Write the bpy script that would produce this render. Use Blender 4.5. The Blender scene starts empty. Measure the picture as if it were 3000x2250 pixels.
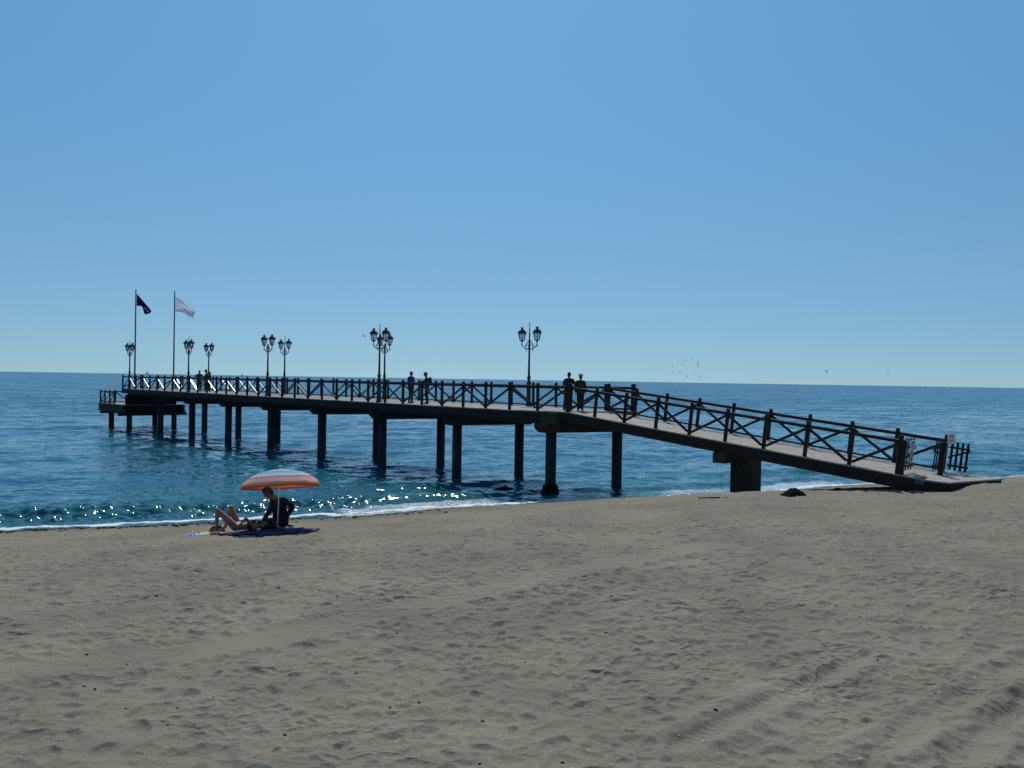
import bpy, math, random
import numpy as np
from mathutils import Vector, Matrix
R = math.radians
random.seed(7)
scn = bpy.context.scene
COL = scn.collection

# ------------------------------------------------------------------ camera
# metres; sea level is z = 0, x to the right, y out to sea
CAMZ = 5.3
cam = bpy.data.objects.new('camera', bpy.data.cameras.new('camera'))
COL.objects.link(cam)
cam.data.sensor_width = 36.0
cam.data.lens = 28.8
cam.data.clip_start = 0.1
cam.data.clip_end = 90000
pit, rol = 12.7 / 2400.0, 0.0162
F = Vector((0, math.cos(pit), -math.sin(pit)))
U0 = Vector((0, math.sin(pit), math.cos(pit)))
RT = Vector((1, 0, 0)) * math.cos(rol) + U0 * math.sin(rol)
UP = RT.cross(F)
M = Matrix((RT, UP, -F)).transposed().to_4x4()
M.translation = (0, 0, CAMZ)
cam.matrix_world = M
scn.camera = cam

# ------------------------------------------------------------------ sky and sun
SUN = Vector((-0.03, 0.57, 0.82)).normalized()          # towards the sun
SEL = math.asin(SUN.z)
SAZ = math.atan2(SUN.x, SUN.y)
world = bpy.data.worlds.new('World')
scn.world = world
world.use_nodes = True
wn = world.node_tree
wn.nodes.clear()
sky = wn.nodes.new('ShaderNodeTexSky')
sky.sky_type = 'NISHITA'
sky.sun_disc = False
sky.sun_elevation = SEL
sky.sun_rotation = SAZ
sky.altitude = 0
sky.air_density = 0.9
sky.dust_density = 0.2
sky.ozone_density = 3.0
bg = wn.nodes.new('ShaderNodeBackground')
bg.inputs['Strength'].default_value = 0.112
wo = wn.nodes.new('ShaderNodeOutputWorld')
# clear sea air: the whitish band at the horizon is kept thin and the blue deep
wtc = wn.nodes.new('ShaderNodeTexCoord')
wsx = wn.nodes.new('ShaderNodeSeparateXYZ')
wab = wn.nodes.new('ShaderNodeMath'); wab.operation = 'MAXIMUM'; wab.inputs[1].default_value = 0.0
wml = wn.nodes.new('ShaderNodeMath'); wml.operation = 'MULTIPLY_ADD'; wml.inputs[1].default_value = 0.95; wml.inputs[2].default_value = 0.085
wcx = wn.nodes.new('ShaderNodeCombineXYZ')
wnm = wn.nodes.new('ShaderNodeVectorMath'); wnm.operation = 'NORMALIZE'
whs = wn.nodes.new('ShaderNodeHueSaturation'); whs.inputs['Saturation'].default_value = 1.08
wtn = wn.nodes.new('ShaderNodeMix'); wtn.data_type = 'RGBA'; wtn.blend_type = 'MULTIPLY'
wtn.inputs[0].default_value = 1.0; wtn.inputs[7].default_value = (0.76, 1.10, 1.05, 1)
wn.links.new(wtc.outputs['Generated'], wsx.inputs[0])
wn.links.new(wsx.outputs[2], wab.inputs[0]); wn.links.new(wab.outputs[0], wml.inputs[0])
wn.links.new(wsx.outputs[0], wcx.inputs[0]); wn.links.new(wsx.outputs[1], wcx.inputs[1]); wn.links.new(wml.outputs[0], wcx.inputs[2])
wn.links.new(wcx.outputs[0], wnm.inputs[0]); wn.links.new(wnm.outputs[0], sky.inputs[0])
wn.links.new(sky.outputs[0], whs.inputs['Color']); wn.links.new(whs.outputs[0], wtn.inputs[6])
wrp = wn.nodes.new('ShaderNodeValToRGB')
wrp.color_ramp.elements[0].position = 0.0; wrp.color_ramp.elements[0].color = (0.80, 0.615, 0.62, 1)
wrp.color_ramp.elements[1].position = 0.42; wrp.color_ramp.elements[1].color = (1, 1, 1, 1)
wn.links.new(wab.outputs[0], wrp.inputs[0])
wt2 = wn.nodes.new('ShaderNodeMix'); wt2.data_type = 'RGBA'; wt2.blend_type = 'MULTIPLY'; wt2.inputs[0].default_value = 1.0
wn.links.new(wtn.outputs[2], wt2.inputs[6]); wn.links.new(wrp.outputs[0], wt2.inputs[7])
wn.links.new(wt2.outputs[2], bg.inputs[0])
wn.links.new(bg.outputs[0], wo.inputs[0])
sl = bpy.data.lights.new('sun', 'SUN')
sl.energy = 3.0
sl.angle = R(0.53)
sl.color = (1.0, 0.965, 0.91)
so = bpy.data.objects.new('sun', sl)
COL.objects.link(so)
so.rotation_euler = SUN.to_track_quat('Z', 'Y').to_euler()
scn.view_settings.view_transform = 'Standard'
scn.view_settings.look = 'None'
scn.view_settings.exposure = 0.0
scn.view_settings.gamma = 1.0

# ------------------------------------------------------------------ materials
def mat(name, col, rough=0.6, var=0.0, vscale=6.0, bump=0.0, bscale=40.0, stretch=(1, 1, 1), metal=0.0, spec=0.5, coat=0.0, col2=None):
    m = bpy.data.materials.new(name)
    m.use_nodes = True
    nt = m.node_tree
    b = nt.nodes['Principled BSDF']
    b.inputs['Base Color'].default_value = (*col, 1)
    b.inputs['Roughness'].default_value = rough
    b.inputs['Metallic'].default_value = metal
    b.inputs['Specular IOR Level'].default_value = spec
    b.inputs['Coat Weight'].default_value = coat
    tc = nt.nodes.new('ShaderNodeTexCoord')
    mp = nt.nodes.new('ShaderNodeMapping')
    mp.inputs['Scale'].default_value = stretch
    nt.links.new(tc.outputs['Object'], mp.inputs[0])
    if var > 0 or col2:
        n = nt.nodes.new('ShaderNodeTexNoise')
        n.inputs['Scale'].default_value = vscale
        n.inputs['Detail'].default_value = 6
        nt.links.new(mp.outputs[0], n.inputs[0])
        r = nt.nodes.new('ShaderNodeValToRGB')
        r.color_ramp.elements[0].position = 0.3
        r.color_ramp.elements[1].position = 0.7
        c2 = col2 if col2 else tuple(c * (1 + var) for c in col)
        c1 = col if col2 else tuple(c * (1 - var) for c in col)
        r.color_ramp.elements[0].color = (*c1, 1)
        r.color_ramp.elements[1].color = (*c2, 1)
        nt.links.new(n.outputs['Fac'], r.inputs[0])
        nt.links.new(r.outputs[0], b.inputs['Base Color'])
    if bump > 0:
        n2 = nt.nodes.new('ShaderNodeTexNoise')
        n2.inputs['Scale'].default_value = bscale
        n2.inputs['Detail'].default_value = 5
        nt.links.new(mp.outputs[0], n2.inputs[0])
        bp = nt.nodes.new('ShaderNodeBump')
        bp.inputs['Strength'].default_value = bump
        bp.inputs['Distance'].default_value = 0.01
        nt.links.new(n2.outputs['Fac'], bp.inputs['Height'])
        nt.links.new(bp.outputs[0], b.inputs['Normal'])
    return m

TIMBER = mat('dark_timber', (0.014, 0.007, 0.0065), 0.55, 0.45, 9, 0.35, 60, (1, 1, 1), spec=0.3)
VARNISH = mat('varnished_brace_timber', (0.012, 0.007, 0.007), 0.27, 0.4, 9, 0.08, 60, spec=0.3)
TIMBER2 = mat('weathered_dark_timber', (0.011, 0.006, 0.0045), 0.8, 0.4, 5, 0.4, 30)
PLANK = mat('grey_plank', (0.33, 0.30, 0.255), 0.8, 0.22, 3.5, 0.4, 30)
CONC = mat('shade_dark_concrete', (0.034, 0.030, 0.026), 0.9, 0.5, 2.2, 0.5, 18)  # base colour lowered to carry the deep shade under the deck
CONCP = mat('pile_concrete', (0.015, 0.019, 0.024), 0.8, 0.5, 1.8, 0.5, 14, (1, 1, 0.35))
WEED = mat('dark_seaweed_and_shade', (0.008, 0.008, 0.007), 0.95, 0.5, 12, 0.5, 40, spec=0.08)  # for weed, and for the strip that stands in for the ramp shadow
IRON = mat('painted_iron', (0.008, 0.012, 0.016), 0.4, 0.3, 20, spec=0.5)
POLE = mat('grey_metal_pole', (0.05, 0.065, 0.09), 0.4, 0.15, 5, metal=0.3)
SKIN = mat('skin', (0.25, 0.12, 0.08), 0.5, 0.12, 14)
SKIN2 = mat('tanned_skin', (0.20, 0.09, 0.06), 0.5, 0.12, 14)
HAIR = mat('dark_hair', (0.012, 0.008, 0.006), 0.5, 0.4, 50, 0.5, 90)
BLACKC = mat('black_cloth', (0.006, 0.006, 0.008), 0.85, 0.4, 8, 0.3, 60)
NAVYC = mat('navy_cloth', (0.008, 0.012, 0.03), 0.85, 0.3, 8, 0.3, 60)
BLUEC = mat('blue_shirt_cloth', (0.035, 0.035, 0.19), 0.85, 0.2, 8, 0.3, 60)
REDC = mat('dark_red_cloth', (0.11, 0.012, 0.02), 0.85, 0.3, 8, 0.3, 60)
GREYC = mat('dark_grey_cloth', (0.02, 0.022, 0.026), 0.85, 0.3, 8, 0.3, 60)
MAROON = mat('maroon_brown_cloth', (0.035, 0.014, 0.016), 0.85, 0.3, 8, 0.3, 60)
WHITEC = mat('white_cloth', (0.8, 0.8, 0.8), 0.7, 0.05, 8)
WHITEM = mat('white_metal', (0.75, 0.75, 0.74), 0.4, 0.05, 8)
SHOE = mat('dark_shoe', (0.01, 0.01, 0.01), 0.5, 0.2, 8)
GULL = mat('gull_feather', (0.015, 0.018, 0.02), 0.9, 0.3, 8)
CORAL = mat('coral_rubber', (0.62, 0.18, 0.09), 0.5, 0.1, 8)
PALEB = mat('pale_blue_paper', (0.45, 0.58, 0.66), 0.7, 0.2, 9)
CREAM = mat('cream_cloth', (0.55, 0.50, 0.38), 0.8, 0.15, 9)

def frosted():
    m = bpy.data.materials.new('frosted_glass')
    m.use_nodes = True
    nt = m.node_tree
    nt.nodes.remove(nt.nodes['Principled BSDF'])
    o = nt.nodes['Material Output']
    a = nt.nodes.new('ShaderNodeBsdfTranslucent'); a.inputs[0].default_value = (0.82, 0.86, 0.84, 1)
    t = nt.nodes.new('ShaderNodeBsdfTransparent'); t.inputs[0].default_value = (0.80, 0.84, 0.82, 1)
    g = nt.nodes.new('ShaderNodeBsdfGlossy'); g.inputs['Roughness'].default_value = 0.1
    fr = nt.nodes.new('ShaderNodeFresnel'); fr.inputs[0].default_value = 1.45
    n = nt.nodes.new('ShaderNodeTexNoise'); n.inputs['Scale'].default_value = 9
    x = nt.nodes.new('ShaderNodeMixShader')
    y = nt.nodes.new('ShaderNodeMixShader')
    mr = nt.nodes.new('ShaderNodeMapRange'); mr.inputs['To Min'].default_value = 0.5; mr.inputs['To Max'].default_value = 0.8
    nt.links.new(n.outputs['Fac'], mr.inputs[0])
    nt.links.new(mr.outputs[0], x.inputs[0])
    nt.links.new(a.outputs[0], x.inputs[1]); nt.links.new(t.outputs[0], x.inputs[2])
    nt.links.new(fr.outputs[0], y.inputs[0])
    nt.links.new(x.outputs[0], y.inputs[1]); nt.links.new(g.outputs[0], y.inputs[2])
    nt.links.new(y.outputs[0], o.inputs[0])
    return m
FROST = frosted()

# ------------------------------------------------------------------ helpers
def tag(o, label=None, cat=None, group=None, kind=None):
    if label: o['label'] = label
    if cat: o['category'] = cat
    if group: o['group'] = group
    if kind: o['kind'] = kind
    return o

def empty(name, loc=(0, 0, 0), rz=0.0):
    o = bpy.data.objects.new(name, None)
    o.location = loc
    o.rotation_euler = (0, 0, rz)
    o.empty_display_size = 0.2
    COL.objects.link(o)
    return o

def link_mesh(name, me, m=None, parent=None, smooth=False):
    if m is not None:
        me.materials.append(m)
    if smooth:
        me.polygons.foreach_set('use_smooth', [True] * len(me.polygons))
    me.update()
    o = bpy.data.objects.new(name, me)
    COL.objects.link(o)
    if parent: o.parent = parent
    return o

class MB:
    def __init__(s): s.v = []; s.f = []
    def raw(s, vs, fs):
        b = len(s.v)
        s.v += [tuple(v) for v in vs]
        s.f += [tuple(i + b for i in f) for f in fs]
    def beam(s, p0, p1, w, h, up=(0, 0, 1), bev=0.008):
        """bevelled rectangular bar from p0 to p1"""
        p0, p1 = Vector(p0), Vector(p1)
        ax = (p1 - p0).normalized()
        u = Vector(up)
        sx = ax.cross(u)
        if sx.length < 1e-4: sx = Vector((1, 0, 0))
        sx.normalize()
        u = sx.cross(ax).normalized()
        b = min(bev, w * .3, h * .3)
        prof = [(-w/2, -h/2 + b), (-w/2, h/2 - b), (-w/2 + b, h/2), (w/2 - b, h/2), (w/2, h/2 - b), (w/2, -h/2 + b), (w/2 - b, -h/2), (-w/2 + b, -h/2)]
        vs = [p + sx * a + u * c for p in (p0, p1) for a, c in prof]
        n = len(prof)
        fs = [(i, (i + 1) % n, n + (i + 1) % n, n + i) for i in range(n)]
        fs += [tuple(range(n - 1, -1, -1)), tuple(range(n, 2 * n))]
        s.raw(vs, fs)
    def tube(s, pts, rad, n=12, caps=True):
        pts = [Vector(p) for p in pts]
        rings = []
        for i, p in enumerate(pts):
            a = pts[max(0, i - 1)]; c = pts[min(len(pts) - 1, i + 1)]
            t = (c - a)
            t = t.normalized() if t.length > 1e-9 else Vector((0, 0, 1))
            ref = Vector((0, 0, 1)) if abs(t.z) < .9 else Vector((1, 0, 0))
            x = t.cross(ref).normalized(); y = t.cross(x)
            r = rad[i] if isinstance(rad, (list, tuple)) else rad
            rings.append([p + x * (r * math.cos(2 * math.pi * k / n)) + y * (r * math.sin(2 * math.pi * k / n)) for k in range(n)])
        vs = [v for r_ in rings for v in r_]
        fs = []
        for i in range(len(pts) - 1):
            for k in range(n):
                fs.append((i * n + k, (i + 1) * n + k, (i + 1) * n + (k + 1) % n, i * n + (k + 1) % n))
        if caps:
            fs.append(tuple(range(n))); fs.append(tuple((len(pts) - 1) * n + k for k in range(n - 1, -1, -1)))
        s.raw(vs, fs)
    def lathe(s, prof, n=16, c=(0, 0, 0)):
        """profile of (radius, z)"""
        vs = [(c[0] + r * math.cos(2 * math.pi * k / n), c[1] + r * math.sin(2 * math.pi * k / n), c[2] + z) for r, z in prof for k in range(n)]
        fs = []
        for i in range(len(prof) - 1):
            for k in range(n):
                fs.append((i * n + k, i * n + (k + 1) % n, (i + 1) * n + (k + 1) % n, (i + 1) * n + k))
        fs.append(tuple(range(n - 1, -1, -1))); fs.append(tuple((len(prof) - 1) * n + k for k in range(n)))
        s.raw(vs, fs)
    def ell(s, c, r, rot=None, n=14):
        c = Vector(c)
        vs, fs = [], []
        m = n // 2
        for i in range(1, m):
            th = math.pi * i / m
            for k in range(n):
                ph = 2 * math.pi * k / n
                v = Vector((r[0] * math.sin(th) * math.cos(ph), r[1] * math.sin(th) * math.sin(ph), r[2] * math.cos(th)))
                if rot: v = rot @ v
                vs.append(c + v)
        a, b = Vector((0, 0, r[2])), Vector((0, 0, -r[2]))
        if rot: a, b = rot @ a, rot @ b
        vs += [c + a, c + b]
        for i in range(m - 2):
            for k in range(n):
                fs.append((i * n + k, (i + 1) * n + k, (i + 1) * n + (k + 1) % n, i * n + (k + 1) % n))
        T, B = len(vs) - 2, len(vs) - 1
        for k in range(n):
            fs.append((T, k, (k + 1) % n)); fs.append((B, (m - 2) * n + (k + 1) % n, (m - 2) * n + k))
        s.raw(vs, fs)
    def cap(s, p0, r0, p1, r1, n=12):
        """tapered limb with round ends"""
        p0, p1 = Vector(p0), Vector(p1)
        ax = p1 - p0
        L = ax.length
        if L < 1e-6: s.ell(p0, (r0, r0, r0)); return
        ax /= L
        pts, rr = [], []
        for a in (80, 60, 35, 12): pts.append(p0 - ax * r0 * math.sin(R(a))); rr.append(r0 * math.cos(R(a)))
        pts.append(p0); rr.append(r0)
        pts.append(p1); rr.append(r1)
        for a in (12, 35, 60, 80): pts.append(p1 + ax * r1 * math.sin(R(a))); rr.append(r1 * math.cos(R(a)))
        s.tube(pts, rr, n)
    def mesh(s, name):
        me = bpy.data.meshes.new(name)
        me.from_pydata(s.v, [], s.f)
        me.update()
        return me
    def build(s, name, m, parent=None, smooth=False):
        return link_mesh(name, s.mesh(name), m, parent, smooth)
    def fuse(s, name, m, parent=None, voxel=0.01, it=2):
        """one continuous surface grown from the overlapping pieces"""
        me = s.mesh(name)
        tmp = bpy.data.objects.new('tmp', me)
        COL.objects.link(tmp)
        md = tmp.modifiers.new('r', 'REMESH'); md.mode = 'VOXEL'; md.voxel_size = voxel
        ms = tmp.modifiers.new('s', 'SMOOTH'); ms.factor = 0.5; ms.iterations = it
        dg = bpy.context.evaluated_depsgraph_get()
        out = bpy.data.meshes.new_from_object(tmp.evaluated_get(dg))
        bpy.data.objects.remove(tmp)
        bpy.data.meshes.remove(me)
        out.name = name
        return link_mesh(name, out, m, parent, True)

# ------------------------------------------------------------------ noise
class Noise2:
    def __init__(s, seed, n=256):
        s.n = n; s.t = np.random.default_rng(seed).random((n, n)).astype(np.float32)
    def __call__(s, x, y):
        xi = np.floor(x).astype(np.int64); yi = np.floor(y).astype(np.int64)
        fx = (x - xi).astype(np.float32); fy = (y - yi).astype(np.float32)
        fx = fx * fx * (3 - 2 * fx); fy = fy * fy * (3 - 2 * fy)
        n = s.n
        a = s.t[yi % n, xi % n]; b = s.t[yi % n, (xi + 1) % n]; c = s.t[(yi + 1) % n, xi % n]; d = s.t[(yi + 1) % n, (xi + 1) % n]
        return (a + (b - a) * fx + (c - a) * fy + (a - b - c + d) * fx * fy) - 0.5
def fbm(x, y, seed, octs=4, gain=0.5):
    v = 0; a = 1.0
    for i in range(octs):
        ca, sa = math.cos(.7 * i + .3), math.sin(.7 * i + .3)
        v = v + a * Noise2(seed + i)(x * ca - y * sa + 13.7 * i, x * sa + y * ca - 7.1 * i)
        x = x * 2.03; y = y * 2.03; a *= gain
    return v
sst = lambda e0, e1, x: (lambda t: t * t * (3 - 2 * t))(np.clip((x - e0) / (e1 - e0), 0, 1))

# ------------------------------------------------------------------ beach shape
def shore_st(x, y):
    s = (x + 17.0) * 0.42 - (y - 26.7) * 0.907
    t = (x + 17.0) * 0.907 + (y - 26.7) * 0.42
    s = s + 0.35 * np.sin(t * 0.33 + 1.2) + 0.15 * np.sin(t * 0.9 + .4)
    return s, t
def base_sand(x, y):
    s, t = shore_st(x, y)
    g = sst(10, 26, t)
    k = 0.143 + 0.014 * g
    A = k * s + 0.0008 * g * np.clip(s, 0, 12) ** 2
    P = 1.98 + 0.22 * g + 0.012 * (s - 10) + 0.0 * t
    P = P + 0.42 * np.exp(-((t - 38.5) / 5.5) ** 2) * sst(4, 12, s) * (1 - sst(16, 24, s))
    a = 4.0
    land = -np.log(np.exp(-a * np.clip(A, -6, 12)) + np.exp(-a * np.clip(P, -6, 12))) / a
    sea = np.maximum(0.09 * s, -4.5)
    # hollow scoured beside the foot of the ramp
    land = land + 0.13 * np.exp(-((x - 15.4) ** 2 + (y - 26.5) ** 2) / .5) - 0.10 * np.exp(-((x - 13.2) ** 2 + (y - 26.2) ** 2) / 5.0)
    return np.where(s > 0, land, sea + 0.0)

# ------------------------------------------------------------------ footprints raster
RX0, RY0, RES = -24.0, 3.0, 0.02
RNX, RNY = int(58 / RES), int(36 / RES)
rast = np.zeros((RNY, RNX), np.float32); hol = np.zeros((RNY, RNX), np.float32)
rg = np.random.default_rng(11)
def splat(cx, cy, a, b, ang, depth, rim=0.25):
    r = max(a, b) * 2.4
    i0, i1 = int((cx - r - RX0) / RES), int((cx + r - RX0) / RES) + 1
    j0, j1 = int((cy - r - RY0) / RES), int((cy + r - RY0) / RES) + 1
    i0, j0 = max(i0, 0), max(j0, 0); i1, j1 = min(i1, RNX), min(j1, RNY)
    if i1 - i0 < 2 or j1 - j0 < 2: return
    X, Y = np.meshgrid(RX0 + RES * np.arange(i0, i1) - cx, RY0 + RES * np.arange(j0, j1) - cy)
    c, s_ = math.cos(ang), math.sin(ang)
    u = (X * c + Y * s_) / a; v = (-X * s_ + Y * c) / b
    q = u * u + v * v
    hol[j0:j1, i0:i1] = np.minimum(hol[j0:j1, i0:i1], (-depth * np.clip(1.15 - q, -.0, 1)).astype(np.float32))
    rast[j0:j1, i0:i1] += (depth * rim * .6 * np.exp(-((np.sqrt(q) - 1.15) ** 2) * 14)).astype(np.float32)
N_F = 90000
fx = rg.uniform(RX0, RX0 + 58, N_F); fy = rg.uniform(RY0, RY0 + 34, N_F)
dens = fbm(fx / 3.0, fy / 3.0, 71, 3)
fs_, ft_ = shore_st(fx, fy)
def seg_dist(x, y, pts):
    best = np.full(np.shape(x), 1e9)
    for (ax, ay), (bx, by) in zip(pts[:-1], pts[1:]):
        dx, dy = bx - ax, by - ay
        u = np.clip(((x - ax) * dx + (y - ay) * dy) / (dx * dx + dy * dy), 0, 1)
        best = np.minimum(best, np.hypot(x - ax - u * dx, y - ay - u * dy))
    return best
TRACKL = [(-9.5, 6.9), (-5.4, 8.75), (-3.7, 9.7), (-2.2, 10.8), (0.4, 13.2), (4.0, 16.2)]
TRACKR = [[(1.5, 7.15), (2.6, 8.1), (4.1, 9.5)],
          [(3.15, 6.95), (4.2, 7.95), (5.4, 8.95), (6.2, 9.6)],
          [(3.75, 6.85), (4.9, 7.9), (6.0, 8.8)]]
dl = seg_dist(fx, fy, TRACKL)
dr = np.min([seg_dist(fx, fy, p) for p in TRACKR], axis=0)
for i in range(N_F):
    if fs_[i] < 2.2 or (dens[i] < -0.30 and rg.random() < .6): continue
    if dl[i] < 0.35 and rg.random() < .9: continue
    if dr[i] < 0.22 and rg.random() < .8: continue
    big = rg.random()
    a = rg.uniform(.04, .07) if big < .5 else (rg.uniform(.07, .115) if big < .9 else rg.uniform(.115, .18))
    splat(fx[i], fy[i], a * rg.uniform(1.0, 2.0), a, rg.uniform(0, math.pi), a * rg.uniform(.14, .34) * (1.2 if a < .12 else .85), rg.uniform(.05, .3))
gx, gy = np.meshgrid(RX0 + RES * np.arange(RNX), RY0 + RES * np.arange(RNY))
rast += hol
rast += (0.022 * fbm(gx / .34, gy / .24, 5, 4, .6)).astype(np.float32)
rid = 0.5 - np.abs(fbm(gx / .62, gy / .42, 40, 3))
rast += (0.034 * rid).astype(np.float32)
for pts in TRACKR:
    dd = seg_dist(gx, gy, pts)
    w = np.exp(-(dd / .11) ** 4) * (.75 + fbm(gx / .7, gy / .7, 140, 2))
    tread = 0.0035 * np.sin((gx * .74 + gy * .67) * 70 + 6 * np.abs(dd) * 8)
    rast = rast * (1 - .7 * w) + w * (-0.036 + tread) + 0.028 * np.exp(-((dd - .24) / .08) ** 2)
dd = seg_dist(gx, gy, TRACKL)
w = np.exp(-(dd / .36) ** 4)
rast = rast * (1 - .75 * w) - 0.012 * w + 0.028 * np.exp(-((dd - .46) / .1) ** 2)
rast = rast.astype(np.float32)
def rsample(x, y):
    fx_ = (x - RX0) / RES; fy_ = (y - RY0) / RES
    ok = (fx_ > 1) & (fx_ < RNX - 2) & (fy_ > 1) & (fy_ < RNY - 2)
    fx_ = np.clip(fx_, 0, RNX - 2.001); fy_ = np.clip(fy_, 0, RNY - 2.001)
    i = fx_.astype(int); j = fy_.astype(int); u = fx_ - i; v = fy_ - j
    z = rast[j, i] * (1-u) * (1-v) + rast[j, i+1] * u * (1-v) + rast[j+1, i] * (1-u) * v + rast[j+1, i+1] * u * v
    return np.where(ok, z, 0)
def sand_z(x, y):
    x = np.asarray(x, float); y = np.asarray(y, float)
    s, t = shore_st(x, y)
    land = sst(1.4, 4.5, s)
    z = base_sand(x, y) + 0.10 * fbm(x / 4.5, y / 4.5, 21, 3) * sst(0, 8, s)
    z = z + land * rsample(x, y) + 0.012 * fbm(x / .5, y / .5, 33, 2) * (1 - land)
    # sand drifted against the foot of the ramp
    return z

def polar(name, angs, rads, zf, m, extra=None):
    A, Rr = np.meshgrid(angs, rads)
    X = Rr * np.sin(A); Y = Rr * np.cos(A)
    Z = zf(X, Y, Rr)
    nr, na = A.shape
    co = np.stack([X, Y, Z], -1).reshape(-1, 3).astype(np.float32)
    idx = np.arange(nr * na).reshape(nr, na)
    q = np.stack([idx[:-1, :-1], idx[:-1, 1:], idx[1:, 1:], idx[1:, :-1]], -1).reshape(-1, 4)[:, ::-1]
    me = bpy.data.meshes.new(name)
    me.vertices.add(len(co)); me.vertices.foreach_set('co', co.ravel())
    me.loops.add(q.size); me.loops.foreach_set('vertex_index', q.ravel().astype(np.int32))
    me.polygons.add(len(q))
    me.polygons.foreach_set('loop_start', np.arange(0, q.size, 4, dtype=np.int32))
    me.polygons.foreach_set('loop_total', np.full(len(q), 4, np.int32))
    me.polygons.foreach_set('use_smooth', np.ones(len(q), bool))
    me.update(calc_edges=True)
    if extra:
        for nm, arr in extra(X, Y).items():
            at = me.attributes.new(nm, 'FLOAT', 'POINT')
            at.data.foreach_set('value', np.ascontiguousarray(arr, dtype=np.float32).ravel())
    return link_mesh(name, me, m)

def geom(a, b, n): return np.geomspace(a, b, n)
core = R(36)
angs = np.concatenate([-core - np.linspace(R(95), 0, 60, endpoint=False), np.linspace(-core, core, 960), core + np.linspace(R(2), R(95), 60)])
rads = np.concatenate([np.linspace(0.6, 5.4, 14, endpoint=False), 1 / np.linspace(1 / 5.5, 1 / 45.0, 1050), geom(46, 1500, 50)])

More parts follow.
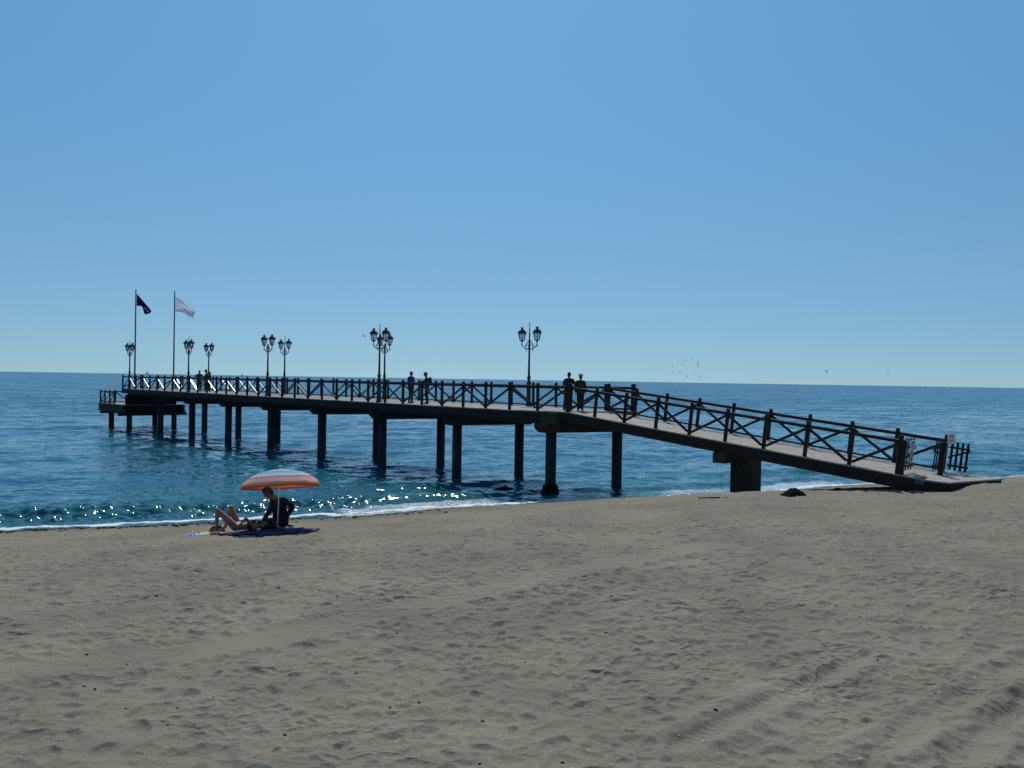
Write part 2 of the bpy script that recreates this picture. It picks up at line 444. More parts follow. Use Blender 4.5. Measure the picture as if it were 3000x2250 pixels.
# sand material
def sand_mat():
    m = bpy.data.materials.new('beach_sand')
    m.use_nodes = True
    nt = m.node_tree; L = nt.links.new; N = nt.nodes.new
    b = nt.nodes['Principled BSDF']
    b.inputs['Roughness'].default_value = 0.95
    b.inputs['Specular IOR Level'].default_value = 0.2
    tc = N('ShaderNodeTexCoord')
    n1 = N('ShaderNodeTexNoise'); n1.inputs['Scale'].default_value = 0.5; n1.inputs['Detail'].default_value = 8
    n2 = N('ShaderNodeTexNoise'); n2.inputs['Scale'].default_value = 55; n2.inputs['Detail'].default_value = 4; n2.inputs['Roughness'].default_value = .75
    for n in (n1, n2): L(tc.outputs['Object'], n.inputs[0])
    r = N('ShaderNodeValToRGB')
    e = r.color_ramp.elements
    e[0].position = .32; e[0].color = (0.190, 0.168, 0.122, 1)
    e[1].position = .7; e[1].color = (0.260, 0.230, 0.168, 1)
    L(n1.outputs['Fac'], r.inputs[0])
    r2 = N('ShaderNodeMapRange'); r2.inputs['From Min'].default_value = .3; r2.inputs['From Max'].default_value = .7
    r2.inputs['To Min'].default_value = .72; r2.inputs['To Max'].default_value = 1.22
    L(n2.outputs['Fac'], r2.inputs[0])
    mx = N('ShaderNodeVectorMath'); mx.operation = 'SCALE'
    L(r.outputs[0], mx.inputs[0]); L(r2.outputs[0], mx.inputs['Scale'])
    wet = N('ShaderNodeAttribute'); wet.attribute_name = 'wet'
    mw = N('ShaderNodeMix'); mw.data_type = 'RGBA'
    L(wet.outputs['Fac'], mw.inputs[0]); L(mx.outputs[0], mw.inputs[6]); mw.inputs[7].default_value = (0.066, 0.060, 0.046, 1)
    L(mw.outputs[2], b.inputs['Base Color'])
    rr = N('ShaderNodeMapRange'); rr.inputs['To Min'].default_value = .95; rr.inputs['To Max'].default_value = .75
    L(wet.outputs['Fac'], rr.inputs[0]); L(rr.outputs[0], b.inputs['Roughness'])
    n3 = N('ShaderNodeTexNoise'); n3.inputs['Scale'].default_value = 16; n3.inputs['Detail'].default_value = 7; n3.inputs['Roughness'].default_value = .7
    L(tc.outputs['Object'], n3.inputs[0])
    bp = N('ShaderNodeBump'); bp.inputs['Strength'].default_value = .8; bp.inputs['Distance'].default_value = .022
    L(n3.outputs['Fac'], bp.inputs['Height'])
    # scuffed hollows with sharp little ridges between them
    nd = N('ShaderNodeTexNoise'); nd.inputs['Scale'].default_value = 2.5; nd.inputs['Detail'].default_value = 3
    L(tc.outputs['Object'], nd.inputs[0])
    av = N('ShaderNodeVectorMath'); av.operation = 'MULTIPLY_ADD'; av.inputs[1].default_value = (.45, .45, 0)
    L(nd.outputs['Color'], av.inputs[0]); L(tc.outputs['Object'], av.inputs[2])
    vo = N('ShaderNodeTexVoronoi'); vo.inputs['Scale'].default_value = 6.5; vo.inputs['Randomness'].default_value = 1
    fl = N('ShaderNodeVectorMath'); fl.operation = 'MULTIPLY'; fl.inputs[1].default_value = (1, 1.25, 0)
    L(av.outputs[0], fl.inputs[0]); L(fl.outputs[0], vo.inputs['Vector'])
    pw = N('ShaderNodeMath'); pw.operation = 'POWER'; pw.inputs[1].default_value = 1.6; L(vo.outputs['Distance'], pw.inputs[0])
    mk = N('ShaderNodeTexNoise'); mk.inputs['Scale'].default_value = .7; mk.inputs['Detail'].default_value = 3; L(tc.outputs['Object'], mk.inputs[0])
    mm = N('ShaderNodeMapRange'); mm.inputs['From Min'].default_value = .38; mm.inputs['From Max'].default_value = .6; L(mk.outputs['Fac'], mm.inputs[0])
    wi = N('ShaderNodeMath'); wi.operation = 'SUBTRACT'; wi.inputs[0].default_value = 1.0; L(wet.outputs['Fac'], wi.inputs[1])
    ml = N('ShaderNodeMath'); ml.operation = 'MULTIPLY'; L(mm.outputs[0], ml.inputs[0]); L(wi.outputs[0], ml.inputs[1])
    mh = N('ShaderNodeMath'); mh.operation = 'MULTIPLY'; L(pw.outputs[0], mh.inputs[0]); L(ml.outputs[0], mh.inputs[1])
    bp2 = N('ShaderNodeBump'); bp2.inputs['Strength'].default_value = .9; bp2.inputs['Distance'].default_value = .046
    L(mh.outputs[0], bp2.inputs['Height']); L(bp.outputs[0], bp2.inputs['Normal']); L(bp2.outputs[0], b.inputs['Normal'])
    return m
def sand_attr(X, Y):
    s, t = shore_st(X, Y)
    q = s + 1.3 * fbm(X / 1.3, Y / 1.3, 55, 3)
    wet = .60 * (1 - sst(1.4, 3.0, q)) + .40 * (1 - sst(3.4, 6.8, q)) * (1 - .6 * sst(12, 22, t))
    return {'wet': wet}
sand = polar('sand', angs, rads, lambda X, Y, Q: sand_z(X, Y), sand_mat(), sand_attr)
tag(sand, kind='structure')

# ------------------------------------------------------------------ sea
def water_mat():
    m = bpy.data.materials.new('sea_water')
    m.use_nodes = True
    nt = m.node_tree; L = nt.links.new; N = nt.nodes.new
    b = nt.nodes['Principled BSDF']
    b.inputs['Roughness'].default_value = 0.07
    b.inputs['IOR'].default_value = 1.33
    b.inputs['Specular IOR Level'].default_value = 0.46
    geo = N('ShaderNodeNewGeometry')
    mp = N('ShaderNodeMapping'); mp.vector_type = 'TEXTURE'
    mp.inputs['Rotation'].default_value = (0, 0, R(20)); mp.inputs['Scale'].default_value = (1.9, 1.0, 1)
    L(geo.outputs['Position'], mp.inputs[0])
    n1 = N('ShaderNodeTexNoise'); n1.inputs['Scale'].default_value = 1.6; n1.inputs['Detail'].default_value = 7; n1.inputs['Roughness'].default_value = .62
    n2 = N('ShaderNodeTexNoise'); n2.inputs['Scale'].default_value = 0.16; n2.inputs['Detail'].default_value = 5; n2.inputs['Roughness'].default_value = .6
    L(mp.outputs[0], n1.inputs[0]); L(mp.outputs[0], n2.inputs[0])
    def slope(n, kx, ky):
        su = N('ShaderNodeVectorMath'); su.operation = 'SUBTRACT'; su.inputs[1].default_value = (.5, .5, .5)
        mu = N('ShaderNodeVectorMath'); mu.operation = 'MULTIPLY'; mu.inputs[1].default_value = (kx, ky, 0)
        L(n.outputs['Color'], su.inputs[0]); L(su.outputs[0], mu.inputs[0])
        return mu
    a1 = N('ShaderNodeVectorMath'); a2 = N('ShaderNodeVectorMath')
    s1 = slope(n1, .70, 1.0); s2 = slope(n2, .30, .50)
    L(geo.outputs['Normal'], a1.inputs[0]); L(s1.outputs[0], a1.inputs[1])
    L(a1.outputs[0], a2.inputs[0]); L(s2.outputs[0], a2.inputs[1])
    n5 = N('ShaderNodeTexNoise'); n5.inputs['Scale'].default_value = 8.0; n5.inputs['Detail'].default_value = 3
    L(mp.outputs[0], n5.inputs[0])
    s5 = slope(n5, .30, .55); a5 = N('ShaderNodeVectorMath'); L(a2.outputs[0], a5.inputs[0]); L(s5.outputs[0], a5.inputs[1])
    # far out only the shoreward faces of the swell are seen: the rest hides behind the crests
    fa = N('ShaderNodeAttribute'); fa.attribute_name = 'swell'
    fc = N('ShaderNodeCombineXYZ'); L(fa.outputs['Fac'], fc.inputs[1])
    a6 = N('ShaderNodeVectorMath'); a6.operation = 'SUBTRACT'; L(a5.outputs[0], a6.inputs[0]); L(fc.outputs[0], a6.inputs[1])
    b1 = N('ShaderNodeVectorMath'); b1.operation = 'NORMALIZE'
    L(a6.outputs[0], b1.inputs[0])
    sh = N('ShaderNodeAttribute'); sh.attribute_name = 'shallow'
    n4 = N('ShaderNodeTexNoise'); n4.inputs['Scale'].default_value = .05; n4.inputs['Detail'].default_value = 5
    L(mp.outputs[0], n4.inputs[0])
    rp = N('ShaderNodeValToRGB')
    rp.color_ramp.elements[0].position = .35; rp.color_ramp.elements[0].color = (0.010, 0.088, 0.148, 1)
    rp.color_ramp.elements[1].position = .65; rp.color_ramp.elements[1].color = (0.014, 0.112, 0.172, 1)
    L(n4.outputs['Fac'], rp.inputs[0])
    mx = N('ShaderNodeMix'); mx.data_type = 'RGBA'
    L(sh.outputs['Fac'], mx.inputs[0]); L(rp.outputs[0], mx.inputs[6]); mx.inputs[7].default_value = (0.020, 0.112, 0.140, 1)
    L(mx.outputs[2], b.inputs['Base Color']); L(b1.outputs[0], b.inputs['Normal'])
    # foam
    fo = N('ShaderNodeAttribute'); fo.attribute_name = 'foam'
    fn = N('ShaderNodeTexNoise'); fn.inputs['Scale'].default_value = 7; fn.inputs['Detail'].default_value = 8; fn.inputs['Roughness'].default_value = .75
    L(geo.outputs['Position'], fn.inputs[0])
    ad = N('ShaderNodeMath'); ad.operation = 'ADD'
    L(fo.outputs['Fac'], ad.inputs[0]); L(fn.outputs['Fac'], ad.inputs[1])
    fr = N('ShaderNodeMapRange'); fr.inputs['From Min'].default_value = .93; fr.inputs['From Max'].default_value = 1.18
    L(ad.outputs[0], fr.inputs[0])
    wb = N('ShaderNodeBsdfPrincipled'); wb.inputs['Base Color'].default_value = (.72, .76, .78, 1); wb.inputs['Roughness'].default_value = .6
    fb = N('ShaderNodeBump'); fb.inputs['Strength'].default_value = .8; fb.inputs['Distance'].default_value = .05
    L(fn.outputs['Fac'], fb.inputs['Height']); L(fb.outputs[0], wb.inputs['Normal'])
    ms = N('ShaderNodeMixShader')
    L(fr.outputs[0], ms.inputs[0]); L(b.outputs[0], ms.inputs[1]); L(wb.outputs[0], ms.inputs[2])
    L(ms.outputs[0], nt.nodes['Material Output'].inputs[0])
    return m
wr = np.random.default_rng(3)
WAVES = []
for i in range(46):
    lam = 0.45 * (22 ** (i / 45.0))
    ang = wr.normal(0, .55) + R(24) + math.pi / 2
    WAVES.append((2 * math.pi / lam * math.cos(ang), 2 * math.pi / lam * math.sin(ang), lam * .0024 * wr.uniform(.6, 1.3), wr.uniform(0, 6.28), lam))
def sea_z(X, Y, Q):
    s, t = shore_st(X, Y)
    dr_ = np.gradient(Q, axis=0)
    calm = 0.35 + 0.65 * sst(-.5, -6, s)
    z = np.zeros_like(X)
    wx = X + .8 * fbm(X / 6, Y / 6, 90, 2); wy = Y + .8 * fbm(X / 6 + 9, Y / 6, 95, 2)
    grp = 1 + .9 * fbm(X / 9, Y / 7, 99, 3)
    for kx, ky, a, ph, lam in WAVES:
        fade = np.clip(1.6 - dr_ / lam * 4.0, 0, 1)
        z += a * fade * np.sin(kx * wx + ky * wy + ph)
    z = z * calm * grp
    # small breaker rolling in at the left and the wash at its feet
    wob = s + .35 * fbm(t / 2.2, t * 0 + 3.3, 61, 3) * 2
    amp = .13 * sst(-3, 3, t) * (1 - sst(12.5, 17, t)) + 0.10
    u = wob + 2.9
    z += amp * np.where(u < 0, np.exp(-(u / 1.15) ** 2), np.exp(-(u / .48) ** 2))
    u2 = wob + 6.6
    z += .13 * np.where(u2 < 0, np.exp(-(u2 / 1.3) ** 2), np.exp(-(u2 / .7) ** 2))
    z += 0.035 * sst(-2.2, -.2, s)
    rip = (.03 + .20 * sst(-6.0, -4.2, s) * (1 - sst(-1.6, -.4, s)) * sst(-3, 1, t) * (1 - sst(11.5, 15, t))) * fbm(X / .35, Y / .22, 120, 3) * (1 - sst(45, 70, Q))
    return z + rip
def sea_attr(X, Y):
    s, t = shore_st(X, Y)
    n = fbm(X / .9, Y / .9, 77, 4)
    n2 = fbm(X / 2.5, Y / 2.5, 78, 3)
    wob = s + .5 * n
    line = np.exp(-((wob + .15) / .35) ** 2) * .75
    wl = sst(9.8, 12, t) * (1 - sst(18, 20.5, t))
    wash = wl * sst(-2.3, -1.5, wob) * .55
    wr_ = sst(24, 28, t) * (1 - sst(38, 44, t))
    washr = wr_ * (sst(-2.4, -1.6, wob) * .51 + .15 * n2)
    crest = .16 * np.exp(-((wob + 2.6) / .3) ** 2) * sst(1, 4, t) * (1 - sst(15, 19, t))
    foam = np.maximum.reduce([line, wash + .1 * n2, np.where(s > -6, washr, 0), crest])
    foam = np.where(s > -7, foam, 0)
    # patchy froth drifting off the beach
    foam = np.maximum(foam, np.where((s > -4.5), .26 + .45 * n2, 0) * sst(-4, -1, s))
    shallow = sst(-16, -1.5, s + 2 * n2)
    return {'foam': foam, 'shallow': shallow, 'swell': .04 + .11 * sst(-10, -160, s)}
sangs = np.concatenate([-core - np.linspace(R(70), 0, 50, endpoint=False), np.linspace(-core, core, 900), core + np.linspace(R(2), R(70), 50)])
srads = np.concatenate([1 / np.linspace(1 / 18., 1 / 230.0, 620), geom(235, 60000, 150)])
sea = polar('sea', sangs, srads, sea_z, water_mat(), sea_attr)
tag(sea, kind='structure')

def gz(x, y): return float(sand_z(np.array([x]), np.array([y]))[0])
def gb(x, y): return float(base_sand(np.array([x]), np.array([y]))[0])

# ================================================================== the pier
DK = 3.88                                     # deck height above the sea
N1 = Vector((-0.10, 38.90, 0)); PD = Vector((-0.6918, 0.7221, 0)); PN = Vector((0.7221, 0.6918, 0))
def P(t, w, z=DK): return N1 + PD * t + PN * w + Vector((0, 0, z))
B0 = Vector((2.52, 37.40, 0)); RD = Vector((0.7257, -0.688, 0)); RN = Vector((0.688, 0.7257, 0))
SLOPE = 0.106
def rz_(u): return DK - SLOPE * min(u, 15.4) - 0.03 * max(0, u - 15.4)
def Q(u, w, dz=0.0): return B0 + RD * u + RN * w + Vector((0, 0, rz_(u) + dz))
RUP = Vector((RD.x * SLOPE, RD.y * SLOPE, 1)).normalized()
VZ = Vector((0, 0, 1))

def railing(parent, posts, up=VZ, low=1, toe=True, name='railing', hgt=1.30, skip_last=False, label=None):
    """posts: foot points; LOW says which parity of posts the braces meet at the foot"""
    r = MB()
    for a, b in zip(posts[:-1], posts[1:]):
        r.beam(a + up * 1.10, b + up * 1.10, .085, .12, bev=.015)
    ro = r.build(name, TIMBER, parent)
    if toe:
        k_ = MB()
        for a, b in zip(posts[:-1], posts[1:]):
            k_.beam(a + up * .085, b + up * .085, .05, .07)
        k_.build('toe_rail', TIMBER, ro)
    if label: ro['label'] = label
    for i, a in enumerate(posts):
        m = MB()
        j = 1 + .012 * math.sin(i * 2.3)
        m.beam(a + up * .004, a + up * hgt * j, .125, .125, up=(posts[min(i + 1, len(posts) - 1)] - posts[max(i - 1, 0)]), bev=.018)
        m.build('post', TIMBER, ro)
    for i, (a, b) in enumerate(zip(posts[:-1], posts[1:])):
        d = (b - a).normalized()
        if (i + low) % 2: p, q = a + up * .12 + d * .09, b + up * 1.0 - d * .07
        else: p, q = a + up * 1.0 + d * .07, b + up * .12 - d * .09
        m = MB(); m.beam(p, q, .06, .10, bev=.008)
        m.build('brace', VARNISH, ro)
    return ro

pier = empty('timber_pier', P(26, 2.4, 0))
tag(pier, 'long dark timber pier on concrete piles running out over the sea', 'pier')
def own(o, par):
    """keep the world place of a part when it joins its thing"""
    o.parent = par
    o.matrix_parent_inverse = Matrix.Translation(par.location).inverted()
    return o
class Grp:
    pass
_old_link = link_mesh
def link_mesh(name, me, m=None, parent=None, smooth=False, _o=_old_link):
    o = _o(name, me, m, None, smooth)
    if parent is not None:
        if parent.type == 'EMPTY' and parent.get('_world'):
            own(o, parent)
        else:
            o.parent = parent
    return o
pier['_world'] = 1

BAY = 1.70
TEND = 52.70
# decking: separate boards laid across, in one part
def boards(fn0, fn1, L, step, h=.05, gap=.012, jig=.012):
    """fn0(x), fn1(x): near and far end of the board line at distance x"""
    m = MB(); x = 0; rr = random.Random(5)
    while x < L - .02:
        e = min(x + step - gap, L)
        a0, a1, b1, b0 = fn0(x), fn0(e), fn1(e), fn1(x)
        dz = Vector((0, 0, rr.uniform(-.003, .003)))
        nn = (a1 - a0).cross(b0 - a0).normalized()
        if nn.z < 0: nn = -nn
        o = (b0 - a0).normalized() * rr.uniform(-jig, jig)
        top = [p + dz + o for p in (a0, a1, b1, b0)]
        bot = [p - nn * h for p in top]
        m.raw(top + bot, [(0, 1, 2, 3), (7, 6, 5, 4), (0, 4, 5, 1), (1, 5, 6, 2), (2, 6, 7, 3), (3, 7, 4, 0)])
        x += step
    return m
def near_edge(t):      # t < 0 follows the bend of the near side at the landing
    return None
OV = .13
boards(lambda x: P(TEND + .1 - x, -OV), lambda x: P(TEND + .1 - x, 4.9 + OV), TEND + .1, .15).build('deck', PLANK, pier)
# landing at the head of the ramp: near side turns towards the ramp
C0 = P(-3.65, 4.9); C1 = Q(.35, 2.85); 
def lerp(a, b, k): return a + (b - a) * k
nb = B0 + Vector((0, 0, DK)) - PN * .0
def ln(x):
    k = x / 3.65
    a = P(0, -OV); b = Vector((B0.x + .05, B0.y - .12, DK))
    return lerp(a, b, min(1, k))
def lf(x):
    return P(-x, 4.9 + OV)
lb = boards(ln, lf, 3.78, .15)
lb.build('landing_deck', PLANK, pier)
# edge beams and girders
def strip(pts, w, h, name, m, parent, off=(0, 0, 0)):
    b = MB()
    for a, c in zip(pts[:-1], pts[1:]): b.beam(a, c, w, h, bev=.006)
    return b.build(name, m, parent)
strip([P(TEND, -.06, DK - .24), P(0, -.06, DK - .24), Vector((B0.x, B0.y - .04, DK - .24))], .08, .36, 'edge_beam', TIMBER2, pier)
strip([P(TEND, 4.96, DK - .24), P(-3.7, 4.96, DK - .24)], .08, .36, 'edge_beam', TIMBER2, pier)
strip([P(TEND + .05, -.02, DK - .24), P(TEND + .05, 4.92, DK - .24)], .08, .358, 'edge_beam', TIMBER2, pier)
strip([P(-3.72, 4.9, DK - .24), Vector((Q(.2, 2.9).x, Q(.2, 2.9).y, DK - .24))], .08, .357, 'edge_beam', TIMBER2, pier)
for w in (.55, 2.45, 4.35):
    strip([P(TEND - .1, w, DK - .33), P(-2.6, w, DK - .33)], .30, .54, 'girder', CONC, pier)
# pile caps and piles
capt = [-1.9 + 6.8 * k for k in range(8)]
def pile(p, parent, r=.26, bottom=-3.0, top=2.9, foot=False, rl=None):
    m = MB()
    m.lathe([(r, bottom), (r, .05), (r * .97, .35), (r * .97, top)], 16, (p.x, p.y, 0))
    o = m.build('pile', CONCP, parent, True)
    return o
for k, t in enumerate(capt):
    a = P(t + (.9 - .2) * .314, .2, 0); b = P(t + (.9 - 5.15) * .314, 5.15, 0)
    m = MB()
    zc = 2.87
    # ends are chamfered below like a corbel
    ax = (b - a).normalized(); sx = ax.cross(VZ).normalized() * .34
    L_ = (b - a).length
    prof = [(0, .46), (0, .22), (.22, 0), (L_ - .22, 0), (L_, .22), (L_, .46)]
    vs = [a + ax * s_ + VZ * (zc + h_) + sx * q for q in (-1, 1) for s_, h_ in prof]
    n = 6
    m.raw(vs, [tuple(range(n)), tuple(range(2 * n - 1, n - 1, -1))] + [(i, n + i, n + (i + 1) % n, (i + 1) % n) for i in range(n)])
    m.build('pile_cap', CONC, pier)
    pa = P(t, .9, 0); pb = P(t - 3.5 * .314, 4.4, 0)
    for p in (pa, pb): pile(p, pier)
# rough concrete footings round the two piles nearest the beach
rr = random.Random(3)
for p, r, h in ((P(-1.9, .9, 0), .40, .42),):
    m = MB()
    prof = [(r * 1.15, -2.5), (r * 1.15, -.1), (r * 1.02, .1), (r * .98, h * .8), (r * .8, h), (.2, h + .01)]
    m.lathe(prof, 18, (p.x, p.y, 0))
    m.v = [(x + rr.uniform(-.035, .035), y + rr.uniform(-.035, .035), z + rr.uniform(-.03, .03)) for x, y, z in m.v]
    m.build('footing', WEED, pier, True)
# boarded skirt closing the seaward end down to the landing stage
m = MB()
for k in range(26):
    a_, b_ = .10 + k * .184, .10 + (k + 1) * .184 - .01
    m.beam(P(52.3, (a_ + b_) / 2, 1.62), P(52.3, (a_ + b_) / 2, 3.30), .05, b_ - a_, up=PN, bev=.004)
m.build('skirt_boards', TIMBER2, pier)
# railings of the pier
nearposts = [P(BAY * k, 0) for k in range(31, -1, -1)]
nl = [P(0, 0), lerp(P(0, 0), B0 + VZ * DK, .5), B0 + VZ * DK]
railing(pier, nearposts + nl[1:], low=1, toe=False)
farposts = [P(BAY * k - .12, 4.9) for k in range(31, -3, -1)] 
farposts = farposts[:-1] + [P(-3.6, 4.9)]
railing(pier, farposts, low=0)
railing(pier, [P(BAY * 31, 1.63), P(BAY * 31, 3.27)], low=1, toe=True)
m = MB()
for a, b in ((P(BAY * 31, 0.07), P(BAY * 31, 1.56)), (P(BAY * 31, 3.34), P(BAY * 31, 4.83))):
    m.beam(a + VZ * 1.10, b + VZ * 1.10, .085, .12); m.beam(a + VZ * .15, b + VZ * .98, .075, .10)
m.build('end_rail', TIMBER, pier)
railing(pier, [P(-3.6, 4.9) - PN * .13, Q(.30, 2.78) + Vector((0, 0, .032))], low=1, toe=True)

# ================================================================== the ramp
ramp = empty('beach_ramp', Q(8, 1.4, 0)); ramp['_world'] = 1
tag(ramp, 'sloping dark timber ramp with railings leading from the pier down to the sand', 'ramp')
RW = 2.80
UE0, UE1 = 16.05, 16.9
def ne(x): return Q(x, -OV, 0)
def fe(x): return Q(min(x + .02 + x / 16.05 * .85, UE1 + 2), RW + OV - .02, 0)
boards(ne, fe, UE0, .15).build('deck', PLANK, ramp)
us = [.02, 15.4, 16.0]
def side(w, off, name, h=.40, ue=None):
    uu = [0.02, 5, 10, 15.4, ue or 16.0]
    b = MB()
    for a, c in zip(uu[:-1], uu[1:]):
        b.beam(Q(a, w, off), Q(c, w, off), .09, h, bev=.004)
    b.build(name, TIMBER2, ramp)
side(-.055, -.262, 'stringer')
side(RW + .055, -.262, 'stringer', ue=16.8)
side(1.4, -.262, 'stringer', .38)
b = MB(); b.beam(Q(16.0, -.05, -.30), Q(16.82, RW, -.30), .10, .5); b.build('end_beam', TIMBER2, ramp)
rp = [Q(.0, .0) + RD * .09] + [Q(1.6 * k, 0) for k in range(1, 10)]
rp[0] = Q(.09, 0)
railing(ramp, rp, up=RUP, low=1, toe=False)
fp = [Q(.12 + 1.655 * k, RW) for k in range(0, 10)]
railing(ramp, fp, up=RUP, low=1)
# support block under the middle of the ramp
m = MB(); m.beam(Q(7.9, -.25, 0) * 1 + Vector((0, 0, 2.40 - rz_(7.9))), Q(7.9, 3.3, 0) + Vector((0, 0, 2.40 - rz_(7.9))), 0.55, .42, bev=.02)
m.build('cap_beam', CONC, ramp)
m = MB()
c = Q(7.9, 1.95, 0); c.z = 0
v = []
for zz in (-1.5, 2.195):
    for a_, b_ in ((-.85, -.24), (.85, -.24), (.85, .24), (-.85, .24)):
        q = c + RN * a_ + RD * b_; v.append((q.x, q.y, zz))
m.raw(v, [(3, 2, 1, 0), (4, 5, 6, 7), (0, 1, 5, 4), (1, 2, 6, 5), (2, 3, 7, 6), (3, 0, 4, 7)])
m.build('support_block', CONC, ramp)
m = MB(); qa = Q(15.0, -.11, -.10); m.beam(qa, qa + RD * .30, .03, .24); o = m.build('patch_plate', mat('grey_green_plate', (.06, .08, .07), .6, .3), ramp)
o['label'] = 'small pale grey green plate fixed to the dark near stringer'

# ================================================================== landing stage beyond the end of the pier
stage = empty('landing_stage', P(56, 2.6, 0)); stage['_world'] = 1
tag(stage, 'low boat landing platform with picket rails beyond the seaward end of the pier', 'landing stage')
SZ = 2.36
boards(lambda x: P(59.1 - x, -.1, SZ), lambda x: P(59.1 - x, 5.7, SZ), 6.3 + .6, .15).build('deck', PLANK, stage)
for w in (-.05, 2.8, 5.6):
    strip([P(59.05, w, SZ - .42), P(52.3, w, SZ - .42)], .22, .72, 'girder', CONC, stage)
strip([P(59.0, .08, SZ - .42), P(59.0, 5.48, SZ - .42)], .22, .71, 'end_beam', CONC, stage)
for t in (52.9, 57.9):
    strip([P(t, -.3, 1.46), P(t - .0, 6.0, 1.46)], .5, .34 if t < 55 else .24, 'pile_cap', CONC, stage)
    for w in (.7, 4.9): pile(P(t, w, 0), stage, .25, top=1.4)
sp = [P(59.0, 5.55, SZ), P(59.0, 4.2, SZ), P(59.0, 2.8, SZ), P(59.0, 1.4, SZ), P(59.0, .0, SZ)] + [P(59.0 - 1.35 * k, 0, SZ) for k in range(1, 4)]
railing(stage, sp, low=1, hgt=1.28)
railing(stage, [P(59.0 - 1.35 * k, 5.55, SZ) for k in range(1, 4)], low=1, hgt=1.28)

# ================================================================== street lamps
def lantern(par, x, z):
    g = MB(); g.lathe([(.120, z + .10), (.205, z + .50)], 8)
    fr = MB()
    fr.lathe([(.03, z), (.06, z + .02), (.05, z + .05), (.115, z + .085), (.125, z + .10), (.11, z + .115)], 10)
    for k in range(4):
        a = 2 * math.pi * k / 4 + math.pi / 4
        fr.tube([(.124 * math.cos(a), .124 * math.sin(a), z + .10), (.208 * math.cos(a), .208 * math.sin(a), z + .50)], .010, 5)
    cap_ = MB()
    cap_.lathe([(.215, z + .47), (.255, z + .495), (.255, z + .525), (.22, z + .58), (.15, z + .66), (.07, z + .70), (.055, z + .73), (.075, z + .765), (.085, z + .80), (.075, z + .802)], 12)
    for k in range(6):
        a = 2 * math.pi * k / 6
        cap_.tube([(.07 * math.cos(a), .07 * math.sin(a), z + .79), (.10 * math.cos(a), .10 * math.sin(a), z + .84)], [.014, .004], 5)
    fo = fr.build('lantern', IRON, par, False); fo.location = (x, 0, 0)
    g.build('glass', FROST, fo)
    cap_.build('roof', IRON, fo, False)
    bl = MB(); bl.ell((0, 0, z + .26), (.045, .045, .07), n=10); bl.tube([(0, 0, z + .1), (0, 0, z + .2)], .02, 6); bl.build('bulb', WHITEC, fo, True)
def make_lamp():
    t = empty('street_lamp')
    pl = MB()
    pl.lathe([(.17, 0), (.17, .06), (.135, .10), (.125, .40), (.115, .46), (.12, .52), (.11, 1.18), (.13, 1.24), (.13, 1.30), (.075, 1.34), (.06, 1.40), (.085, 1.46), (.105, 1.53), (.085, 1.60), (.06, 1.66), (.075, 1.70), (.062, 1.74), (.050, 3.05), (.07, 3.08), (.055, 3.12), (.062, 3.20), (.05, 3.50), (.06, 3.56), (.035, 3.62), (.035, 3.66)], 14)
    pl.build('pole', IRON, t, False)
    for s_ in (-1, 1):
        a = MB()
        pts = [(s_ * .04, 0, 3.13), (s_ * .16, 0, 3.10), (s_ * .30, 0, 3.12), (s_ * .42, 0, 3.20), (s_ * .52, 0, 3.24), (s_ * .575, 0, 3.30), (s_ * .575, 0, 3.50)]
        a.tube(pts, [.035, .03, .028, .026, .03, .026, .022], 8)
        sc = [(s_ * (.08 + .22 * k / 8), 0, 3.52 - .26 * (k / 8) ** 1.6) for k in range(9)]
        a.tube(sc, .018, 6)
        cu = [(s_ * (.30 + .085 * math.cos(q)), 0, 3.235 + .07 * math.sin(q)) for q in [k * .7 for k in range(10)]]
        a.tube(cu, .014, 6)
        cu = [(s_ * (.19 + .06 * math.cos(q)), 0, 3.34 + .06 * math.sin(q)) for q in [k * .7 for k in range(10)]]
        a.tube(cu, .012, 6)
        cu = [(s_ * (.26 + .05 * math.cos(q)), 0, 3.02 + .05 * math.sin(q)) for q in [k * .6 + 1.5 for k in range(7)]]
        a.tube(cu, [.016, .014, .014, .012, .012, .010, .006], 6)
        a.ell((s_ * .575, 0, 3.28), (.045, .045, .045), n=8)
        a.build('arm', IRON, t, False)
        lantern(t, s_ * .575, 3.47)
    fi = MB()
    fi.lathe([(.035, 3.655), (.035, 3.90), (.055, 3.93), (.03, 3.97), (.022, 4.12), (.05, 4.15), (.022, 4.20), (.012, 4.34), (.03, 4.38), (.006, 4.58)], 10)
    fi.build('finial', IRON, t, False)
    return t
lamp0 = make_lamp()
def copy_tree(o, parent=None, drop=()):
    c = o.copy(); COL.objects.link(c); c.parent = parent
    for ch in list(o.children):
        if ch.name.split('.')[0] in drop: continue
        copy_tree(ch, c)
    return c
LA = math.atan2(PD.y, PD.x)
LAMPS = [
    (3.24, 4.5, 1, 'tall iron twin lantern lamp standing alone nearest the ramp, on the far rail'),
    (11.42, .42, 1, 'spike topped twin lantern lamp with the larger lanterns in the overlapping middle pair'),
    (16.74, 4.5, 0, 'twin lantern lamp without a spike, right one of the overlapping middle pair'),
    (24.98, .42, 0, 'left lamp of the second pair from the sand, twin lanterns without a spike'),
    (30.19, 4.5, 1, 'right lamp of the second pair from the sand, twin lanterns with a spike'),
    (38.59, .42, 1, 'spike topped twin lantern lamp just right of the pole with the white flag'),
    (44.12, 4.5, 0, 'twin lantern lamp without a spike rising behind the trio of people near the seaward end'),
    (52.18, .42, 1, 'twin lantern lamp beside the pole of the dark blue flag, outermost on the pier')]
